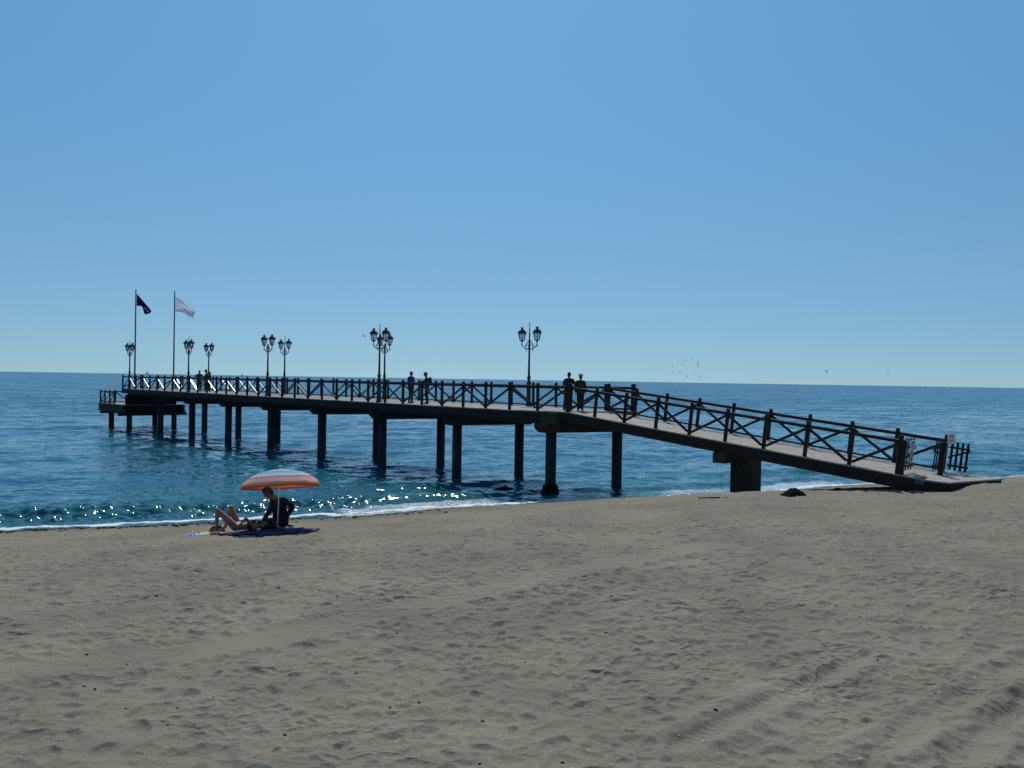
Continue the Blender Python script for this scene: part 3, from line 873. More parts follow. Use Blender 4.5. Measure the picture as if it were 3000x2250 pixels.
for i, (t, w, fin, lab) in enumerate(LAMPS):
    o = lamp0 if i == 0 else copy_tree(lamp0, None, () if fin else ('finial',))
    o.location = P(t, w, DK - .002); o.rotation_euler = (0, 0, LA + (.05 * math.sin(i * 2.1)))
    tag(o, lab, 'street lamp', 'twin lantern lamps along the pier')

# ================================================================== flags
def flagpole(t, w, h, lab):
    e = empty('flagpole', P(t, w, DK))
    m = MB(); m.lathe([(.16, 0), (.16, .03), (.075, .05), (.07, 2.5), (.06, h * .55), (.048, h)], 12); m.build('pole', POLE, e, False)
    m = MB(); m.lathe([(.048, h), (.07, h + .03), (.05, h + .09), (.01, h + .11)], 10); m.build('cap', POLE, e, False)
    m = MB(); m.tube([(.085, -.02, 1.2), (.078, -.02, h - .2)], .006, 5); m.build('halyard', WHITEC, e)
    tag(e, lab, 'flagpole', 'flagpoles at the end of the pier')
    return e
flagpole(52.45, .98, 9.28, 'grey flagpole flying the dark blue flag')
flagpole(52.45, 4.62, 9.42, 'grey flagpole flying the white flag')
def flag(name, org, T, Bt, hoist_z, m, lab, ph):
    nu, nv = 40, 22
    def curve(pts, u):
        x = u * (len(pts) - 1); i = min(int(x), len(pts) - 2); f = x - i
        p0 = pts[max(0, i - 1)]; p1 = pts[i]; p2 = pts[i + 1]; p3 = pts[min(len(pts) - 1, i + 2)]
        return [0.5 * (2 * p1[k] + (p2[k] - p0[k]) * f + (2 * p0[k] - 5 * p1[k] + 4 * p2[k] - p3[k]) * f * f + (3 * p1[k] - p0[k] - 3 * p2[k] + p3[k]) * f ** 3) for k in (0, 1)]
    vs, uv, fs = [], [], []
    for j in range(nv + 1):
        for i in range(nu + 1):
            u, v = i / nu, j / nv
            a, b_ = curve(T, u), curve(Bt, u)
            x = a[0] + (b_[0] - a[0]) * v; z = a[1] + (b_[1] - a[1]) * v
            d = .13 * u ** .6 * math.sin(7.5 * v + 4.0 * u + ph) + .06 * u * math.sin(16 * v - 5 * u + ph)
            vs.append((x, d, z)); uv.append((u, v))
    for j in range(nv):
        for i in range(nu):
            q = j * (nu + 1) + i; fs.append((q, q + 1, q + nu + 2, q + nu + 1))
    me = bpy.data.meshes.new(name); me.from_pydata(vs, [], fs)
    ul = me.uv_layers.new(name='UVMap')
    for lp in me.loops: ul.data[lp.index].uv = uv[lp.vertex_index]
    o = link_mesh(name, me, m, None, True)
    sd = o.modifiers.new('cloth', 'SOLIDIFY'); sd.thickness = .006
    o.location = org + Vector((0.09, 0, hoist_z)); 
    tag(o, lab, 'flag', 'flags at the end of the pier')
    return o
def flag_mat(name, base, kind):
    m = bpy.data.materials.new(name); m.use_nodes = True
    nt = m.node_tree; L = nt.links.new; N = nt.nodes.new
    nt.nodes.remove(nt.nodes['Principled BSDF'])
    d = N('ShaderNodeBsdfDiffuse'); t = N('ShaderNodeBsdfTranslucent'); x = N('ShaderNodeMixShader'); x.inputs[0].default_value = .55
    uv = N('ShaderNodeUVMap'); sp_ = N('ShaderNodeSeparateXYZ'); L(uv.outputs[0], sp_.inputs[0])
    def rng(o, lo, hi):
        a = N('ShaderNodeMath'); a.operation = 'GREATER_THAN'; a.inputs[1].default_value = lo
        b = N('ShaderNodeMath'); b.operation = 'LESS_THAN'; b.inputs[1].default_value = hi
        c = N('ShaderNodeMath'); c.operation = 'MULTIPLY'
        L(o, a.inputs[0]); L(o, b.inputs[0]); L(a.outputs[0], c.inputs[0]); L(b.outputs[0], c.inputs[1]); return c.outputs[0]
    def dist(cu, cv, su, sv):
        mp = N('ShaderNodeMapping'); mp.vector_type = 'TEXTURE'; mp.inputs['Location'].default_value = (cu, cv, 0); mp.inputs['Scale'].default_value = (su, sv, 1)
        L(uv.outputs[0], mp.inputs[0])
        ln_ = N('ShaderNodeVectorMath'); ln_.operation = 'LENGTH'; L(mp.outputs[0], ln_.inputs[0]); return ln_.outputs['Value']
    mix = N('ShaderNodeMix'); mix.data_type = 'RGBA'
    mix.inputs[6].default_value = (*base, 1)
    if kind == 'blue':
        mix.inputs[7].default_value = (.5, .55, .65, 1)
        L(rng(dist(.70, .55, .13, .20), .62, 1.0), mix.inputs[0])
    else:
        mix.inputs[7].default_value = (.50, .49, .62, 1)
        n = N('ShaderNodeTexNoise'); n.inputs['Scale'].default_value = 5.0
        mp = N('ShaderNodeMapping'); mp.inputs['Scale'].default_value = (.7, 3, 1); L(uv.outputs[0], mp.inputs[0]); L(mp.outputs[0], n.inputs[0])
        L(rng(n.outputs['Fac'], .62, .9), mix.inputs[0])
    L(mix.outputs[2], d.inputs[0]); L(mix.outputs[2], t.inputs[0]); L(d.outputs[0], x.inputs[1]); L(t.outputs[0], x.inputs[2])
    L(x.outputs[0], nt.nodes['Material Output'].inputs[0])
    return m
flag('flag', P(52.45, .98, DK), [(0, 0), (.45, -.50), (.92, -1.02), (1.37, -1.50)], [(0, -1.14), (.49, -1.19), (.80, -1.88), (1.34, -1.82)], 8.95,
     flag_mat('dark_blue_flag_cloth', (.02, .028, .15), 'blue'), 'dark navy blue flag with a pale ring drooping from the left pole', .4)
flag('flag', P(52.45, 4.62, DK), [(0, 0), (.65, -.42), (1.25, -.88), (1.86, -1.30)], [(0, -1.48), (.70, -1.52), (1.25, -1.9), (1.80, -2.2)], 9.0,
     flag_mat('white_flag_cloth', (.88, .88, .92), 'white'), 'pale white flag with faint grey marks flying from the right pole', 1.9)

# ================================================================== gates and signs at the foot of the ramp
def leaf(name, a, d, L_, lab, grp, n=4, h=1.02, gap=.09, brace=True):
    """picket leaf hung at point a, running along d"""
    e = empty(name, a)
    d = d.normalized()
    o = Vector((0, 0, 0))
    fr = MB()
    side_ = d.cross(VZ).normalized()
    for z in (gap + .16, gap + .80):
        fr.beam(o + RUP * z + side_ * .03, o + d * L_ + RUP * z + side_ * .03, .035, .07)
    if brace: fr.beam(o + RUP * (gap + .44) + side_ * .03, o + d * L_ + RUP * (gap + .74) + side_ * .03, .034, .06)
    fo = fr.build('frame', TIMBER, e)
    fr.v = []; fr.f = []
    for k in range(n):
        q = d * (L_ * (k + .5) / n)
        m = MB(); m.beam(q + RUP * gap, q + RUP * (gap + h), .08, .028, up=side_, bev=.006)
        m.beam(q + RUP * (gap + h - .001), q + RUP * (gap + h + .02), .045, .02, up=side_, bev=.004)
        m.build('picket', TIMBER, e)
    tag(e, lab, 'gate' if 'gate' in name else 'fence panel', grp)
    return e
ga = Q(14.50, .10); leaf('picket_gate', ga, RN, 1.02, 'near picket gate leaf at the foot of the ramp, with two notices on it', 'picket gates and fence at the ramp foot', 4, 1.10)
gb_ = Q(15.05, RW - .10); leaf('picket_gate', gb_, -RN * 1.0 - RD * .05, 1.08, 'far picket gate leaf in front of the end post of the ramp', 'picket gates and fence at the ramp foot', 5, 1.08)
leaf('picket_fence', Q(15.12, RW + .10), RD + RN * .06 + Vector((0, 0, -SLOPE)), .66, 'short picket wing beyond the last post of the ramp, seen against the water', 'picket gates and fence at the ramp foot', 4, 1.0)
# two stout end posts beside the leaves
for u_, w_, lab in ((14.53, -.02, 'stout gate post closing the near ramp railing'), (15.30, RW - 1.28, 'stout free post between the two gate leaves')):
    e = empty('gate_post', Q(u_, w_))
    m = MB(); m.beam(RUP * .0, RUP * 1.12, .15, .15, up=RD, bev=.02); m.build('post', TIMBER, e)
    m = MB(); m.beam(RUP * 1.121, RUP * 1.16, .12, .12, up=RD, bev=.02); m.build('cap', TIMBER, e)
    tag(e, lab, 'gate post', 'stout posts at the ramp gates')
SIGNW = mat('sign_board', (.75, .70, .72), .5, .12, 6)
SIGNR = mat('sign_red', (.42, .05, .07), .5, .1, 6)
SIGNG = mat('sign_grey', (.45, .45, .40), .5, .2, 6)
SIGNK = mat('sign_black', (.02, .02, .02), .5, .1, 6)
def sign(org, d, w, h, board, lab, marks, VZ=VZ):
    e = empty('notice', org)
    d = d.normalized(); nrm = d.cross(VZ).normalized()
    if nrm.y > 0: nrm = -nrm
    m = MB(); m.beam(VZ * 0, VZ * h, w, .012, up=nrm, bev=.003); m.build('board', board, e)
    for j, (x0, z0, x1, z1, ww, mm) in enumerate(marks):
        q = MB(); q.beam(d * x0 + VZ * z0 + nrm * .011, d * x1 + VZ * z1 + nrm * .011, ww, .006, up=nrm, bev=.001); q.build('marking', mm, e)
    tag(e, lab, 'notice')
    return e
# the boards are screwed to the outside of the near leaf
gnrm = RN.cross(VZ).normalized()
if gnrm.y > 0: gnrm = -gnrm
s0 = ga + RN * .58 + gnrm * .075
sign(s0 + RUP * .76, RN, .42, .36, SIGNW, 'upper pale notice with red bars on the near picket gate',
     [(-.16, .29, .16, .29, .05, SIGNR), (-.14, .21, .15, .21, .025, SIGNR), (-.15, .15, .12, .15, .02, SIGNR), (-.14, .09, .14, .09, .02, SIGNR)], VZ=RUP)
sign(s0 + RUP * .34, RN, .34, .38, SIGNG, 'lower grey notice with a dark figure on the near picket gate',
     [(-.05, .30, .06, .30, .03, SIGNK), (.06, .30, .06, .22, .03, SIGNK), (.06, .21, -.04, .13, .03, SIGNK), (-.05, .10, .08, .10, .03, SIGNK), (-.13, .04, .13, .04, .012, SIGNW)], VZ=RUP)
sg = Q(.12 + 1.655 * 9, RW); sg = sg + RUP * 1.0 + Vector((.13, -.11, 0))
sign(sg, Vector((1, .1, 0)), .30, .36, SIGNW, 'small pale notice at the top of the far end post of the ramp',
     [(-.09, .27, .09, .27, .03, SIGNR), (-.10, .18, .10, .18, .012, SIGNK), (-.10, .12, .07, .12, .012, SIGNK)])

# ================================================================== people
def rotm(ax, ang): return Matrix.Rotation(ang, 3, ax)
def hand(m, w, d, pn, r=.0085, curl=.35, scale=1.0, side=1):
    """palm, four fingers of different length and a thumb, grown from wrist w along d; pn is the palm normal"""
    d = d.normalized(); pn = (pn - d * pn.dot(d)).normalized(); sx = d.cross(pn).normalized() * side
    S = scale
    for k in (-1, -.33, .33, 1):
        m.cap(w + sx * (.012 * k) * S, .017 * S, w + d * .085 * S + sx * (.028 * k) * S, .0135 * S, 8)
    for k, L_ in ((-1, .075), (-.33, .085), (.33, .078), (1, .06)):
        b = w + d * .085 * S + sx * (.028 * k) * S
        d1 = (d + sx * .10 * k + pn * curl * .5).normalized(); d2 = (d + pn * curl * 1.6).normalized()
        j = b + d1 * L_ * .5 * S
        m.cap(b, r * 1.15 * S, j, r * S, 7); m.cap(j, r * S, j + d2 * L_ * .5 * S, r * .85 * S, 7)
    tb = w + d * .025 * S - sx * .022 * S
    tj = tb + (d * .6 - sx * .75 + pn * .25).normalized() * .045 * S
    m.cap(tb, .014 * S, tj, .0105 * S, 7); m.cap(tj, .0105 * S, tj + (d * .95 - sx * .2 + pn * .3).normalized() * .033 * S, .0085 * S, 7)

def head(m, c, f, up, s=1.0):
    """skull, jaw, nose, lips, brow and ears; f is where the face looks"""
    f = f.normalized(); up = (up - f * up.dot(f)).normalized(); l = up.cross(f).normalized()
    rot = Matrix((f, l, up)).transposed()
    m.ell(c + up * .02 * s, (.098 * s, .076 * s, .105 * s), rot, 18)
    m.ell(c + f * .035 * s - up * .055 * s, (.055 * s, .055 * s, .065 * s), rot, 14)
    m.ell(c + f * .072 * s - up * .095 * s, (.022 * s, .026 * s, .018 * s), rot, 10)
    m.cap(c + f * .088 * s + up * .012 * s, .009 * s, c + f * .112 * s - up * .030 * s, .014 * s, 8)
    m.cap(c + f * .084 * s + l * .02 * s - up * .062 * s, .009 * s, c + f * .084 * s - l * .02 * s - up * .062 * s, .009 * s, 8)
    m.cap(c + f * .083 * s + l * .045 * s + up * .025 * s, .010 * s, c + f * .083 * s - l * .045 * s + up * .025 * s, .010 * s, 8)
    for q in (-1, 1): m.ell(c + l * .078 * q * s - up * .01 * s, (.022 * s, .011 * s, .033 * s), rot, 8)
    return rot, f, up, l
def hair(c, f, up, s, parent, long=0.0, name='hair', m_=None):
    m = MB(); f = f.normalized(); up = (up - f * up.dot(f)).normalized(); l = up.cross(f).normalized()
    rot = Matrix((f, l, up)).transposed()
    m.ell(c + up * .042 * s - f * .016 * s, (.098 * s, .086 * s, .094 * s), rot, 16)
    m.ell(c - f * .045 * s - up * .03 * s, (.062 * s, .078 * s, .075 * s), rot, 14)
    m.ell(c + up * .085 * s + f * .045 * s, (.045 * s, .06 * s, .035 * s), rot, 10)
    if long: m.cap(c - f * .07 * s, .06 * s, c - f * .09 * s - up * long, .03 * s, 10)
    return m.fuse(name, m_ or HAIR, parent, .011, 1)
EYE = mat('eye', (.02, .015, .01), .2, 0)
EYEW = mat('eye_white', (.6, .6, .58), .3, 0)
def eyes(c, f, up, s, parent):
    f = f.normalized(); up = (up - f * up.dot(f)).normalized(); l = up.cross(f).normalized()
    for q in (-1, 1):
        m = MB(); m.ell(c + f * .086 * s + l * .030 * q * s + up * .004 * s, (.011 * s,) * 3, None, 10)
        m.build('eye', EYE, parent, True)

def person(name_loc, rz, lab, skin, J, top=None, legs_=None, shoe=SHOE, hat=None, hairlong=0, h=1.75, extra=None, vox=.012, sleeve=1.0, headdir=(1, 0, 0), grp=None, longtop=.0):
    """J holds the joints in metres for a 1.75 m figure that faces +x"""
    e = empty('person', name_loc, rz)
    s = h / 1.75
    V = {k: Vector(v) * s for k, v in J.items()}
    m = MB()
    hf = Vector(headdir); hu = VZ
    c = V['head']
    head(m, c, hf, hu, s)
    m.cap(V['neck'], .056 * s, c - VZ * .05 * s, .052 * s)
    m.cap(V['chest'], .125 * s, V['neck'] - VZ * .05 * s, .065 * s)
    for y in (-1, 1):
        L_ = 'l' if y > 0 else 'r'
        m.cap(V['chest'] + Vector((0, y * .06, 0)) * s, .115 * s, V['waist'] + Vector((0, y * .045, 0)) * s, .095 * s, 14)
        m.cap(V['waist'] + Vector((0, y * .045, 0)) * s, .098 * s, V['hip' + L_] , .102 * s, 14)
        m.cap(V['neck'] - VZ * .06 * s, .06 * s, V['sh' + L_], .058 * s)
        m.cap(V['chest'] + Vector((0, y * .08, .06)) * s, .09 * s, V['sh' + L_], .058 * s)
        m.cap(V['sh' + L_], .054 * s, V['el' + L_], .040 * s)
        m.cap(V['el' + L_], .041 * s, V['wr' + L_], .027 * s)
        d = (V['wr' + L_] - V['el' + L_]).normalized()
        hd = Vector(J.get('hd' + L_, tuple(d)))
        hand(m, V['wr' + L_], hd, Vector((.3, -y, -.2)), .0095, scale=s, side=y)
        m.cap(V['hip' + L_], .090 * s, V['kn' + L_], .056 * s, 14)
        m.cap(V['kn' + L_], .056 * s, V['an' + L_], .036 * s)
        k_ = V['kn' + L_] + (V['an' + L_] - V['kn' + L_]) * .3; m.ell(k_ - Vector((.018, 0, 0)) * s, (.052 * s, .05 * s, .10 * s))
        m.cap(V['an' + L_] - VZ * .02 * s, .036 * s, V['to' + L_], .026 * s)
    body = m.fuse('body', skin, e, vox * .8)
    hair(c, hf, hu, s, body, hairlong)
    eyes(c, hf, hu, s, body)
    if top:
        m = MB(); g = .016 * s
        for y in (-1, 1):
            L_ = 'l' if y > 0 else 'r'
            m.cap(V['chest'] + Vector((0, y * .06, 0)) * s, .115 * s + g, V['waist'] + Vector((0, y * .045, 0)) * s, .098 * s + g, 14)
            m.cap(V['waist'] + Vector((0, y * .045, 0)) * s, .100 * s + g, (V['hip' + L_] + V['waist'] * 0) + VZ * (.04 - longtop) * s, .103 * s + g, 14)
            m.cap(V['neck'] - VZ * .075 * s, .06 * s + g, V['sh' + L_], .058 * s + g)
            m.cap(V['chest'] + Vector((0, y * .08, .06)) * s, .09 * s + g, V['sh' + L_], .058 * s + g)
            el = V['el' + L_]; wr = V['wr' + L_]; sh = V['sh' + L_]
            if sleeve <= .5: m.cap(sh, .055 * s + g, sh + (el - sh) * sleeve * 2, .046 * s + g)
            else:
                m.cap(sh, .055 * s + g, el, .042 * s + g); m.cap(el, .042 * s + g, el + (wr - el) * (sleeve - .5) * 2 * .93, .030 * s + g)
        m.fuse('shirt', top, body, vox)
    if legs_:
        m = MB(); g = .018 * s
        for y in (-1, 1):
            L_ = 'l' if y > 0 else 'r'
            m.cap(V['waist'] + Vector((0, y * .045, -.05)) * s, .100 * s + g * .6, V['hip' + L_], .104 * s + g * .6, 14)
            m.cap(V['hip' + L_], .092 * s + g, V['kn' + L_], .060 * s + g, 14)
            m.cap(V['kn' + L_], .060 * s + g, V['an' + L_] + VZ * .01 * s, .046 * s + g * .7)
        m.fuse('trousers', legs_, body, vox)
    if shoe:
        for y in (-1, 1):
            L_ = 'l' if y > 0 else 'r'
            m = MB(); a = V['an' + L_]; t_ = V['to' + L_]
            z0 = min(t_.z, .035 * s)
            m.cap(Vector((a.x - .03 * s, a.y, z0)), .042 * s, Vector((t_.x, t_.y, z0)), .038 * s); m.cap(a, .044 * s, Vector((a.x, a.y, z0)), .045 * s)
            m.fuse('shoe', shoe, body, vox * .8)
    if hat == 'cap' or hat == 'whitecap':
        m = MB(); m.ell(c + VZ * .062 * s - Vector((.005, 0, 0)), (.112 * s, .096 * s, .086 * s)); 
        hm = GREYC if hat == 'whitecap' else NAVYC
        ho = m.fuse('cap', hm, body, vox * .8, 1)
        m = MB(); hfn = hf.normalized(); ln_ = VZ.cross(hfn)
        m.cap(c + hfn * .08 * s + VZ * .052 * s + ln_ * .04 * s, .014, c + hfn * .175 * s + VZ * .040 * s + ln_ * .02 * s, .011, 8)
        m.cap(c + hfn * .08 * s + VZ * .052 * s - ln_ * .04 * s, .014, c + hfn * .175 * s + VZ * .040 * s - ln_ * .02 * s, .011, 8)
        m.cap(c + hfn * .08 * s + VZ * .055 * s, .015, c + hfn * .185 * s + VZ * .042 * s, .012, 8)
        m.fuse('peak', WHITEC if hat == 'whitecap' else hm, ho, vox * .6, 1)
    if hat == 'brim':
        m = MB(); m.lathe([(.001, .052), (.165, .040), (.172, .046), (.108, .062), (.104, .10), (.095, .145), (.07, .162), (.001, .160)], 20, tuple(c))
        m.build('hat', CREAM, body, True)
    if extra == 'backpack':
        m = MB(); b_ = V['chest'] + Vector((-.20, 0, .0)) * s
        m.ell(b_, (.095 * s, .15 * s, .22 * s)); m.ell(b_ + Vector((-.05, 0, -.08)) * s, (.06 * s, .11 * s, .11 * s))
        bo = m.fuse('backpack', NAVYC, None, vox, 1)
        bo.location = name_loc; bo.rotation_euler = (0, 0, rz)
        tag(bo, 'dark backpack worn by the person in the white peaked cap', 'backpack')
    tag(e, lab, 'person', grp)
    return e
def stand(**k):
    J = dict(head=(.02, 0, 1.645), neck=(0, 0, 1.50), chest=(0, 0, 1.30), waist=(0, 0, 1.10), hipl=(0, .085, .93), hipr=(0, -.085, .93),
             shl=(0, .172, 1.40), shr=(0, -.172, 1.40), ell=(-.02, .25, 1.15), elr=(-.02, -.25, 1.15), wrl=(.06, .24, .91), wrr=(.06, -.24, .91),
             knl=(.02, .095, .50), knr=(.02, -.095, .50), anl=(-.03, .10, .085), anr=(-.03, -.10, .085), tol=(.12, .12, .03), tor=(.12, -.12, .03))
    J.update(k); return J
def dk(px, w):
    k = (px - 1500) / 2400.0
    b = N1 + PN * w
    t = (k * b.y - b.x) / (PD.x - k * PD.y)
    p = b + PD * t
    return Vector((p.x, p.y, DK + .004))
def ang(x, y): return math.atan2(y, x)
# the pair and companion near the seaward end, looking at one another
person(dk(584, 2.4), ang(.7, -.7), 'slim bareheaded person in dark clothes, left of the trio under the lamp', SKIN2,
       stand(ell=(.06, .27, 1.20), wrl=(.22, .20, 1.28), elr=(-.10, -.30, 1.24), wrr=(.05, -.42, 1.30)), GREYC, GREYC, sleeve=1.0, h=1.76)
person(dk(605, 2.2), ang(-.96, -.25), 'person in a dark peaked cap and jacket, middle of the trio under the lamp', SKIN2,
       stand(ell=(.10, .28, 1.18), wrl=(.30, .20, 1.22), elr=(.02, -.28, 1.16), wrr=(.20, -.24, 1.02), head=(.05, 0, 1.64)), BLACKC, BLACKC, hat='cap', h=1.82)
person(dk(614, 2.9), ang(-.8, -.6), 'dark haired person in a dark red top, right of the trio under the lamp', SKIN2,
       stand(elr=(-.06, -.34, 1.18), wrr=(.02, -.24, .98)), REDC, NAVYC, h=1.66, hairlong=.12)
person(dk(1204, 1.5), ang(.75, -.66), 'person in a blue shirt and dark trousers standing behind the near rail', SKIN2,
       stand(ell=(-.04, .27, 1.17), wrl=(.20, .12, 1.12), elr=(.06, -.26, 1.16), wrr=(.28, -.14, 1.10), knr=(.06, -.10, .5), head=(.03, 0, 1.645)), BLUEC, MAROON, h=1.78, sleeve=.8)
person(dk(1251, 1.5), ang(-.95, -.3), 'person in a white peaked cap with a backpack, elbow on the rail', SKIN2,
       stand(elr=(.14, -.28, 1.20), wrr=(.30, -.12, 1.08), ell=(.08, .25, 1.18), wrl=(.26, .12, 1.05), chest=(.02, 0, 1.30), neck=(.04, 0, 1.49), head=(.09, 0, 1.63)), GREYC, BLACKC, hat='whitecap', h=1.74, extra='backpack')
person(dk(1667, 2.2), ang(.25, .97), 'person in navy seen from behind, left of the couple above the ramp', SKIN2,
       stand(ell=(.06, .27, 1.22), wrl=(.22, .20, 1.10), elr=(.02, -.28, 1.20), wrr=(.12, -.36, 1.05), hipl=(0, .10, .93), knl=(-.02, .16, .50), anl=(-.10, .20, .085), tol=(.04, .24, .03)), NAVYC, BLACKC, h=1.80, longtop=.05)
person(dk(1701, 2.2), ang(.1, 1.0), 'person in a pale brimmed hat and brown top above the ramp', SKIN2,
       stand(ell=(-.02, .24, 1.16), elr=(.04, -.24, 1.16)), MAROON, NAVYC, hat='brim', h=1.70, longtop=.12)

# ================================================================== beach group
G0 = Vector((-5.81, 20.50, 0))
GZ = 0.0
def gp(x, y, z=0.0):
    """a point of the beach group: x, y from the sitting man, z above his patch of sand"""
    return Vector((G0.x + x, G0.y + y, GZ + z))
GZ = gz(G0.x, G0.y)
# blanket, lying on the sand
TC = [(-1.25, -1.00), (.45, -1.85), (1.20, -.35), (-.25, .70)]
def bil(u, v):
    a, b, c, d = [Vector((*q, 0)) for q in TC]
    return (a * (1 - u) + b * u) * (1 - v) + (d * (1 - u) + c * u) * v
tv, tf, tuv = [], [], []
NU, NV = 70, 50
Xs = np.zeros((NV + 1, NU + 1)); Ys = Xs.copy()
for j in range(NV + 1):
    for i in range(NU + 1):
        p = bil(i / NU, j / NV)
        Xs[j, i] = G0.x + p.x + .05 * math.sin(j * .35) * (1 if i in (0, NU) else .3); Ys[j, i] = G0.y + p.y + .04 * math.sin(i * .3 + 1)
Zs = sand_z(Xs, Ys) + .02 + .05 * np.abs(fbm(Xs / .28, Ys / .20, 200, 3)) + .035 * np.maximum(0, fbm(Xs / .5, Ys / .14, 210, 2))
for j in range(NV + 1):
    for i in range(NU + 1): tv.append((Xs[j, i], Ys[j, i], Zs[j, i])); tuv.append((i / NU, j / NV))
for j in range(NV):
    for i in range(NU):
        q = j * (NU + 1) + i; tf.append((q, q + 1, q + NU + 2, q + NU + 1))
me = bpy.data.meshes.new('beach_blanket'); me.from_pydata(tv, [], tf)
ul = me.uv_layers.new(name='UVMap')
for lp in me.loops: ul.data[lp.index].uv = tuv[lp.vertex_index]
def blanket_mat():
    m = bpy.data.materials.new('patterned_blue_blanket'); m.use_nodes = True
    nt = m.node_tree; L = nt.links.new; N = nt.nodes.new; b = nt.nodes['Principled BSDF']; b.inputs['Roughness'].default_value = .9
    uv = N('ShaderNodeUVMap'); v = N('ShaderNodeTexVoronoi'); v.inputs['Scale'].default_value = 11; v.distance = 'MANHATTAN'
    L(uv.outputs[0], v.inputs['Vector'])
    r = N('ShaderNodeValToRGB'); r.color_ramp.elements[0].position = .12; r.color_ramp.elements[0].color = (.13, .15, .34, 1)
    r.color_ramp.elements[1].position = .30; r.color_ramp.elements[1].color = (.012, .014, .075, 1)
    L(v.outputs['Distance'], r.inputs[0]); L(r.outputs[0], b.inputs['Base Color'])
    return m
bl = link_mesh('beach_blanket', me, blanket_mat(), None, True)
sd = bl.modifiers.new('thick', 'SOLIDIFY'); sd.thickness = .006
tag(bl, 'crumpled navy blue patterned blanket under the couple by the umbrella', 'blanket')

# parasol
um = empty('beach_umbrella', gp(.045, -.28, -.05))
TR = Matrix.Rotation(R(4.6), 3, 'Y').inverted() @ Matrix.Rotation(R(-9), 3, 'X')
def canopy_mat():
    m = bpy.data.materials.new('striped_canopy'); m.use_nodes = True
    nt = m.node_tree; L = nt.links.new; N = nt.nodes.new
    nt.nodes.remove(nt.nodes['Principled BSDF'])
    at = N('ShaderNodeUVMap'); sp_ = N('ShaderNodeSeparateXYZ'); L(at.outputs[0], sp_.inputs[0])
    r = N('ShaderNodeValToRGB'); cr = r.color_ramp; cr.interpolation = 'CONSTANT'
    cols = [(0, (.90, .42, .30)), (.12, (.92, .70, .60)), (.18, (.62, .88, .78)), (.27, (.84, .94, .88)), (.33, (.36, .54, .86)), (.43, (.56, .74, .92)), (.48, (.50, .80, .62)), (.57, (.82, .92, .90)),
            (.64, (.56, .36, .66)), (.68, (.88, .46, .52)), (.76, (.92, .66, .62)), (.865, (.98, .86, .55)), (.89, (.92, .46, .22)), (.915, (.98, .82, .50)), (.935, (.92, .34, .18)), (.975, (.82, .22, .26))]
    while len(cr.elements) > 1: cr.elements.remove(cr.elements[-1])
    cr.elements[0].position = 0; cr.elements[0].color = (*cols[0][1], 1)
    for p_, c_ in cols[1:]:
        e_ = cr.elements.new(p_); e_.color = (*c_, 1)
    L(sp_.outputs[0], r.inputs[0])
    d = N('ShaderNodeBsdfDiffuse'); t = N('ShaderNodeBsdfTranslucent'); x = N('ShaderNodeMixShader'); x.inputs[0].default_value = .55
    L(r.outputs[0], d.inputs[0]); L(r.outputs[0], t.inputs[0]); L(d.outputs[0], x.inputs[1]); L(t.outputs[0], x.inputs[2])
    L(x.outputs[0], nt.nodes['Material Output'].inputs[0])
    return m
RC = 0.93; NS = 8; KS = 8
vs, uvs, fs = [], [], []
NR = 22; NA = NS * KS
for i in range(NR + 1):
    q = i / NR
    for k in range(NA):
        a = 2 * math.pi * k / NA + .2
        ph = (k % KS) / KS
        sag = math.sin(math.pi * ph)
        if q < .92:
            th = q / .92
            r_ = RC * math.sin(th * 1.15) / math.sin(1.15)
            z_ = .35 * (math.cos(th * 1.15) - math.cos(1.15)) / (1 - math.cos(1.15))
            r_ *= (1 - .045 * sag * th); z_ -= .012 * sag * th
            drop = 0
        else:
            f_ = (q - .92) / .08
            r_ = RC * (1 - .045 * sag) + .012 * f_; z_ = -.012 * sag - .11 * f_ * (1 - .22 * sag)
        vs.append((r_ * math.cos(a), r_ * math.sin(a), z_)); uvs.append((q, ph))
for i in range(NR):
    for k in range(NA): fs.append((i * NA + k, i * NA + (k + 1) % NA, (i + 1) * NA + (k + 1) % NA, (i + 1) * NA + k))
me = bpy.data.meshes.new('canopy'); me.from_pydata([tuple(TR @ Vector(v)) for v in vs], [], fs)
ul = me.uv_layers.new(name='UVMap')
for lp in me.loops: ul.data[lp.index].uv = uvs[lp.vertex_index]
CT = Vector((.085, .0, 1.26))
co_ = link_mesh('canopy', me, canopy_mat(), um, True); co_.location = CT
sd = co_.modifiers.new('cloth', 'SOLIDIFY'); sd.thickness = .003
pm = MB(); apx = CT + TR @ Vector((0, 0, .37)); pm.tube([(.0, 0, -.25), CT * .5 + Vector((0, 0, .0)), apx + TR @ Vector((0, 0, .03))], .013, 10)
pm.build('pole', WHITEM, um, True)
ff = MB(); ff.ell(apx + TR @ Vector((0, 0, .05)), (.022, .022, .03), n=10); ff.build('finial', WHITEM, um, True)
for k in range(NS):
    a = 2 * math.pi * k / NS + .2
    pts = []
    for i in range(9):
        th = i / 8
        r_ = RC * math.sin(th * 1.15) / math.sin(1.15); z_ = .35 * (math.cos(th * 1.15) - math.cos(1.15)) / (1 - math.cos(1.15)) - .008
        pts.append(CT + TR @ Vector((r_ * math.cos(a), r_ * math.sin(a), z_)))
    m = MB(); m.tube(pts, .004, 5); m.build('rib', WHITEM, um)
tag(um, 'open beach umbrella with rainbow ring stripes over the couple on the sand', 'umbrella')

